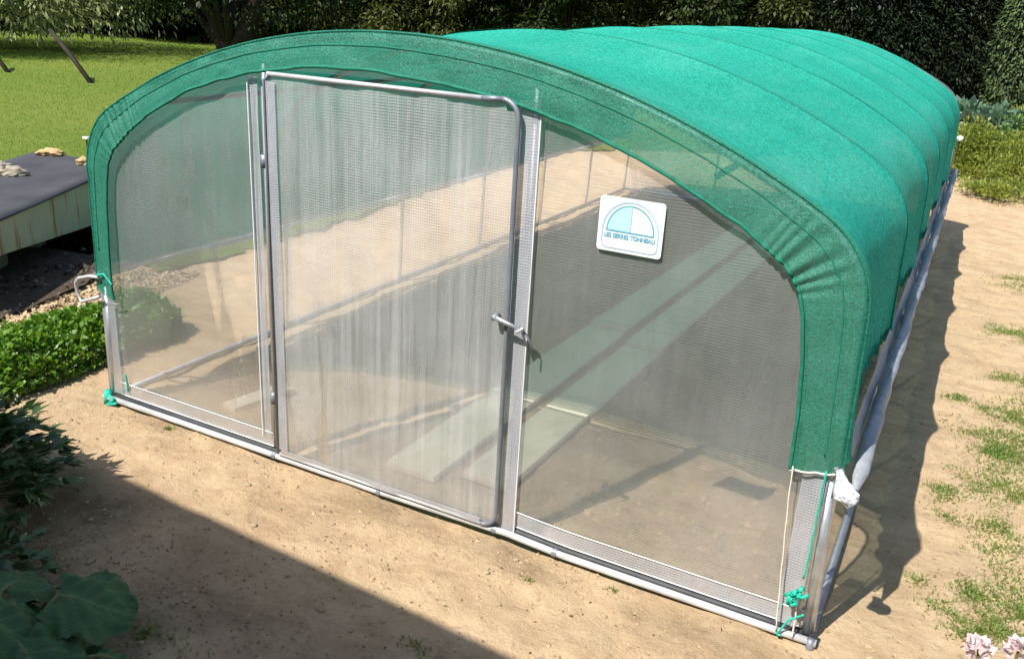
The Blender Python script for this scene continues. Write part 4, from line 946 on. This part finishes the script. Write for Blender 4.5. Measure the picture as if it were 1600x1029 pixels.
# ------------------------------------------------------------------ trees
def tree(name, x, y, h_, r, n, ls, mat, label, cat, group=None, z0=1.2, tr=0.2, drop=0.0, seed=0, lean=0.0, aspect=0.5, flat=1.0, browse=None, fork=False):
    t = tag(empty(name, (x, y, 0)), label, cat, group); g_ = np.random.default_rng(seed + 100)
    tk = MB(); topz = z0 + (h_ - z0) * 0.55
    tk.tube([(0, 0, -0.1), (0, 0, 0.25), (lean * 0.3, 0, z0 * 0.8), (lean, 0, z0 + 0.5), (lean * 1.5, 0.1, topz)], [tr * 1.5, tr * 1.1, tr, tr * 0.9, tr * 0.3], 9)
    k = max(18, n // 170); u = unit(g_.normal(size=(k, 3))); q = g_.random((k, 1)) ** 0.45
    cz = (h_ + z0) / 2; cc = u * q * np.array([r, r, (h_ - z0) / 2]) * 0.88 + np.array([0, 0, cz])
    for j in range(0, min(k, 44), 4):
        m_ = cc[j]; b0 = np.array([lean, 0, z0 * 0.8 + 0.4 * g_.random()]); tk.tube([b0, b0 * 0.5 + m_ * 0.5 + np.array([0, 0, 0.25]), m_], [tr * 0.42, tr * 0.22, tr * 0.06], 6)
    if fork:
        for sx in (-1, 1): tk.tube([(sx * 0.12, 0, 0.75), (sx * 0.42, 0.05, 1.35), (sx * 0.95, 0.1, 2.2), (sx * 1.7, 0.2, 3.6)], [tr * 0.9, tr * 0.85, tr * 0.6, tr * 0.3], 9)
    tk.build('trunk', 'bark', t, True)
    i = g_.integers(0, k, n); d = unit(g_.normal(size=(n, 3))); rad = 0.30 * r * g_.uniform(0.6, 1.2, k)[i][:, None]
    P = cc[i] + d * rad * g_.random((n, 1)) ** 0.4 * np.array([1, 1, 0.75 * flat])
    P[:, 2] -= drop * g_.random(n) ** 2 * (np.hypot(P[:, 0], P[:, 1]) / r)
    if browse:
        lo = browse * (1 + 0.16 * np.sin(P[:, 0] * 1.7 + seed) * np.sin(P[:, 1] * 1.3) + 0.10 * np.sin(P[:, 0] * 4.1 + P[:, 1] * 3.0)); b_ = P[:, 2] < lo
        P[b_, 2] = (lo + np.abs(g_.normal(size=n)) * 0.75)[b_]
    D_ = d * 0.8 + np.array([0, 0, -0.45 - drop * 0.5]) + 0.3 * g_.normal(size=(n, 3))
    V, tt = leaves(P, D_, ls * g_.uniform(0.6, 1.4, n), aspect, 0.1, tint=np.clip(0.55 * g_.random(n) + 0.45 * g_.random(k)[i], 0, 1), Nrm=d + np.array([0, 0, 0.7]))
    link('crown', quads_mesh('crown', V, n, tt), mat, t)
    return t
tb = spot(366, 126)
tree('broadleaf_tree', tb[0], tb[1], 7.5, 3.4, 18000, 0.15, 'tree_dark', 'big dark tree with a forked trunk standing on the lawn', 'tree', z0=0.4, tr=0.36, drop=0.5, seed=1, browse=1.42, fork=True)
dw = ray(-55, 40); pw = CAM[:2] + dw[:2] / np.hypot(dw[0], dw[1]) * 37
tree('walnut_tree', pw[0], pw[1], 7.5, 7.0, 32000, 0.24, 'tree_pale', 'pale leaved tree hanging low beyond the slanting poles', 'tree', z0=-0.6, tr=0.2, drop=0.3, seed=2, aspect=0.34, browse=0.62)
ORD = ['first', 'second', 'third', 'fourth', 'fifth', 'sixth', 'seventh', 'eighth', 'ninth', 'tenth', 'eleventh']
gl = 'trees along the far edge of the lawn'
for k, (px_, py_) in enumerate(((60, 46), (140, 53), (185, 55), (230, 61), (285, 64), (320, 68))):
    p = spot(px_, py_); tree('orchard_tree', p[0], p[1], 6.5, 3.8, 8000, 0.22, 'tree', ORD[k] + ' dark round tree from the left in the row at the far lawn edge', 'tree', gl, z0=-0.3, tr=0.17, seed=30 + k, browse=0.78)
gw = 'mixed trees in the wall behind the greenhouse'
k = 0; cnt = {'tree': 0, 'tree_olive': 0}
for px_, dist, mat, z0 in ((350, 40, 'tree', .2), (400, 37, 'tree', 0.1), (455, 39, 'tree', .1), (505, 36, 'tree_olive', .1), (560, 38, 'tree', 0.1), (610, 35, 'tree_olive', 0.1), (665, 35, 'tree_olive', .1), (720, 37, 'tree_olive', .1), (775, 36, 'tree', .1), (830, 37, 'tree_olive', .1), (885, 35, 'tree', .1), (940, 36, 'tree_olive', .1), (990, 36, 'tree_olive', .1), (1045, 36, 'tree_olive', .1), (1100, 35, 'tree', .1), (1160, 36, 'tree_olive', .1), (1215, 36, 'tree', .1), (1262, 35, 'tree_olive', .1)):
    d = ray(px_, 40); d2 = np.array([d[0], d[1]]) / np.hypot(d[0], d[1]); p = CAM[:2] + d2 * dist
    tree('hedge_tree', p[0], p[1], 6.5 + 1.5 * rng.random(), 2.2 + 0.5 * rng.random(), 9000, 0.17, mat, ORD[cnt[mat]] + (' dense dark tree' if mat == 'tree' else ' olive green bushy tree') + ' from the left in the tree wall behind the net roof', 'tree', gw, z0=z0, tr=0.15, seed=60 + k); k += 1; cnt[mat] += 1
def conifer(name, x, y, h_, r, n, ls, label, group=None, seed=0, mat='conifer'):
    t = tag(empty(name, (x, y, 0)), label, 'conifer', group); g_ = np.random.default_rng(seed + 500)
    MB().tube([(0, 0, -0.1), (0, 0, h_ * 0.5), (0, 0, h_ * 0.95)], [0.18, 0.1, 0.02], 7).build('trunk', 'bark', t)
    u = g_.random(n) ** 1.25; z = 0.08 + u * (h_ - 0.1); a = g_.uniform(0, 6.28, n); prof = r * (np.minimum(1, (u + 0.10) / 0.2) ** 0.5) * (1 - u) ** 0.55
    q = prof * g_.random(n) ** 0.22 * (1 + 0.16 * np.sin(a * 5 + z * 3) * np.sin(z * 5 + a * 2))
    P = np.stack([q * np.cos(a), q * np.sin(a), z], 1); D_ = np.stack([np.cos(a), np.sin(a), -0.5 + 0.9 * g_.normal(size=n) * 0.6], 1) + 0.35 * g_.normal(size=(n, 3))
    V, tt = leaves(P, D_, ls * g_.uniform(0.5, 1.5, n), 0.42, 0.1, Nrm=np.stack([np.cos(a), np.sin(a), 0 * a + 0.8], 1)); link('crown', quads_mesh('crown', V, n, tt), mat, t)
gc_ = 'dark conifers in the tall hedge on the right'
for k, px_ in enumerate((1300, 1345, 1390, 1435, 1480, 1512)):
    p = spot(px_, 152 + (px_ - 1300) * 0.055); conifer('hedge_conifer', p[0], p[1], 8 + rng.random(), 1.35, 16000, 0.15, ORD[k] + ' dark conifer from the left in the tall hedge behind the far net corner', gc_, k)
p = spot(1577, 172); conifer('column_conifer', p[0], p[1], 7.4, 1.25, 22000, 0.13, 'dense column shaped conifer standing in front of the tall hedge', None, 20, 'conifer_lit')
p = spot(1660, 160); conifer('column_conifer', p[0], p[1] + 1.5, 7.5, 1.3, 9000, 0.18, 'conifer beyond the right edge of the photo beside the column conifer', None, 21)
# far wood closing the view
def wood():
    N = 60000; th = rng.uniform(R(62), R(165), N); rr_ = rng.uniform(48, 64, N); h_ = 9 + 3 * vnoise(th * 14, rr_ * 0, 5)
    P = np.stack([4 + rr_ * np.cos(th), rr_ * np.sin(th), rng.random(N) * h_], 1); d = unit(rng.normal(size=(N, 3)))
    V, t = leaves(P, d, rng.uniform(0.5, 1.1, N), 0.6, 0.1, Nrm=np.array([[0, -0.6, 0.8]])); tag(link('far_wood', quads_mesh('far_wood', V, N, t), 'tree'), 'dark wood closing the view behind the trees', kind='stuff')
wood()
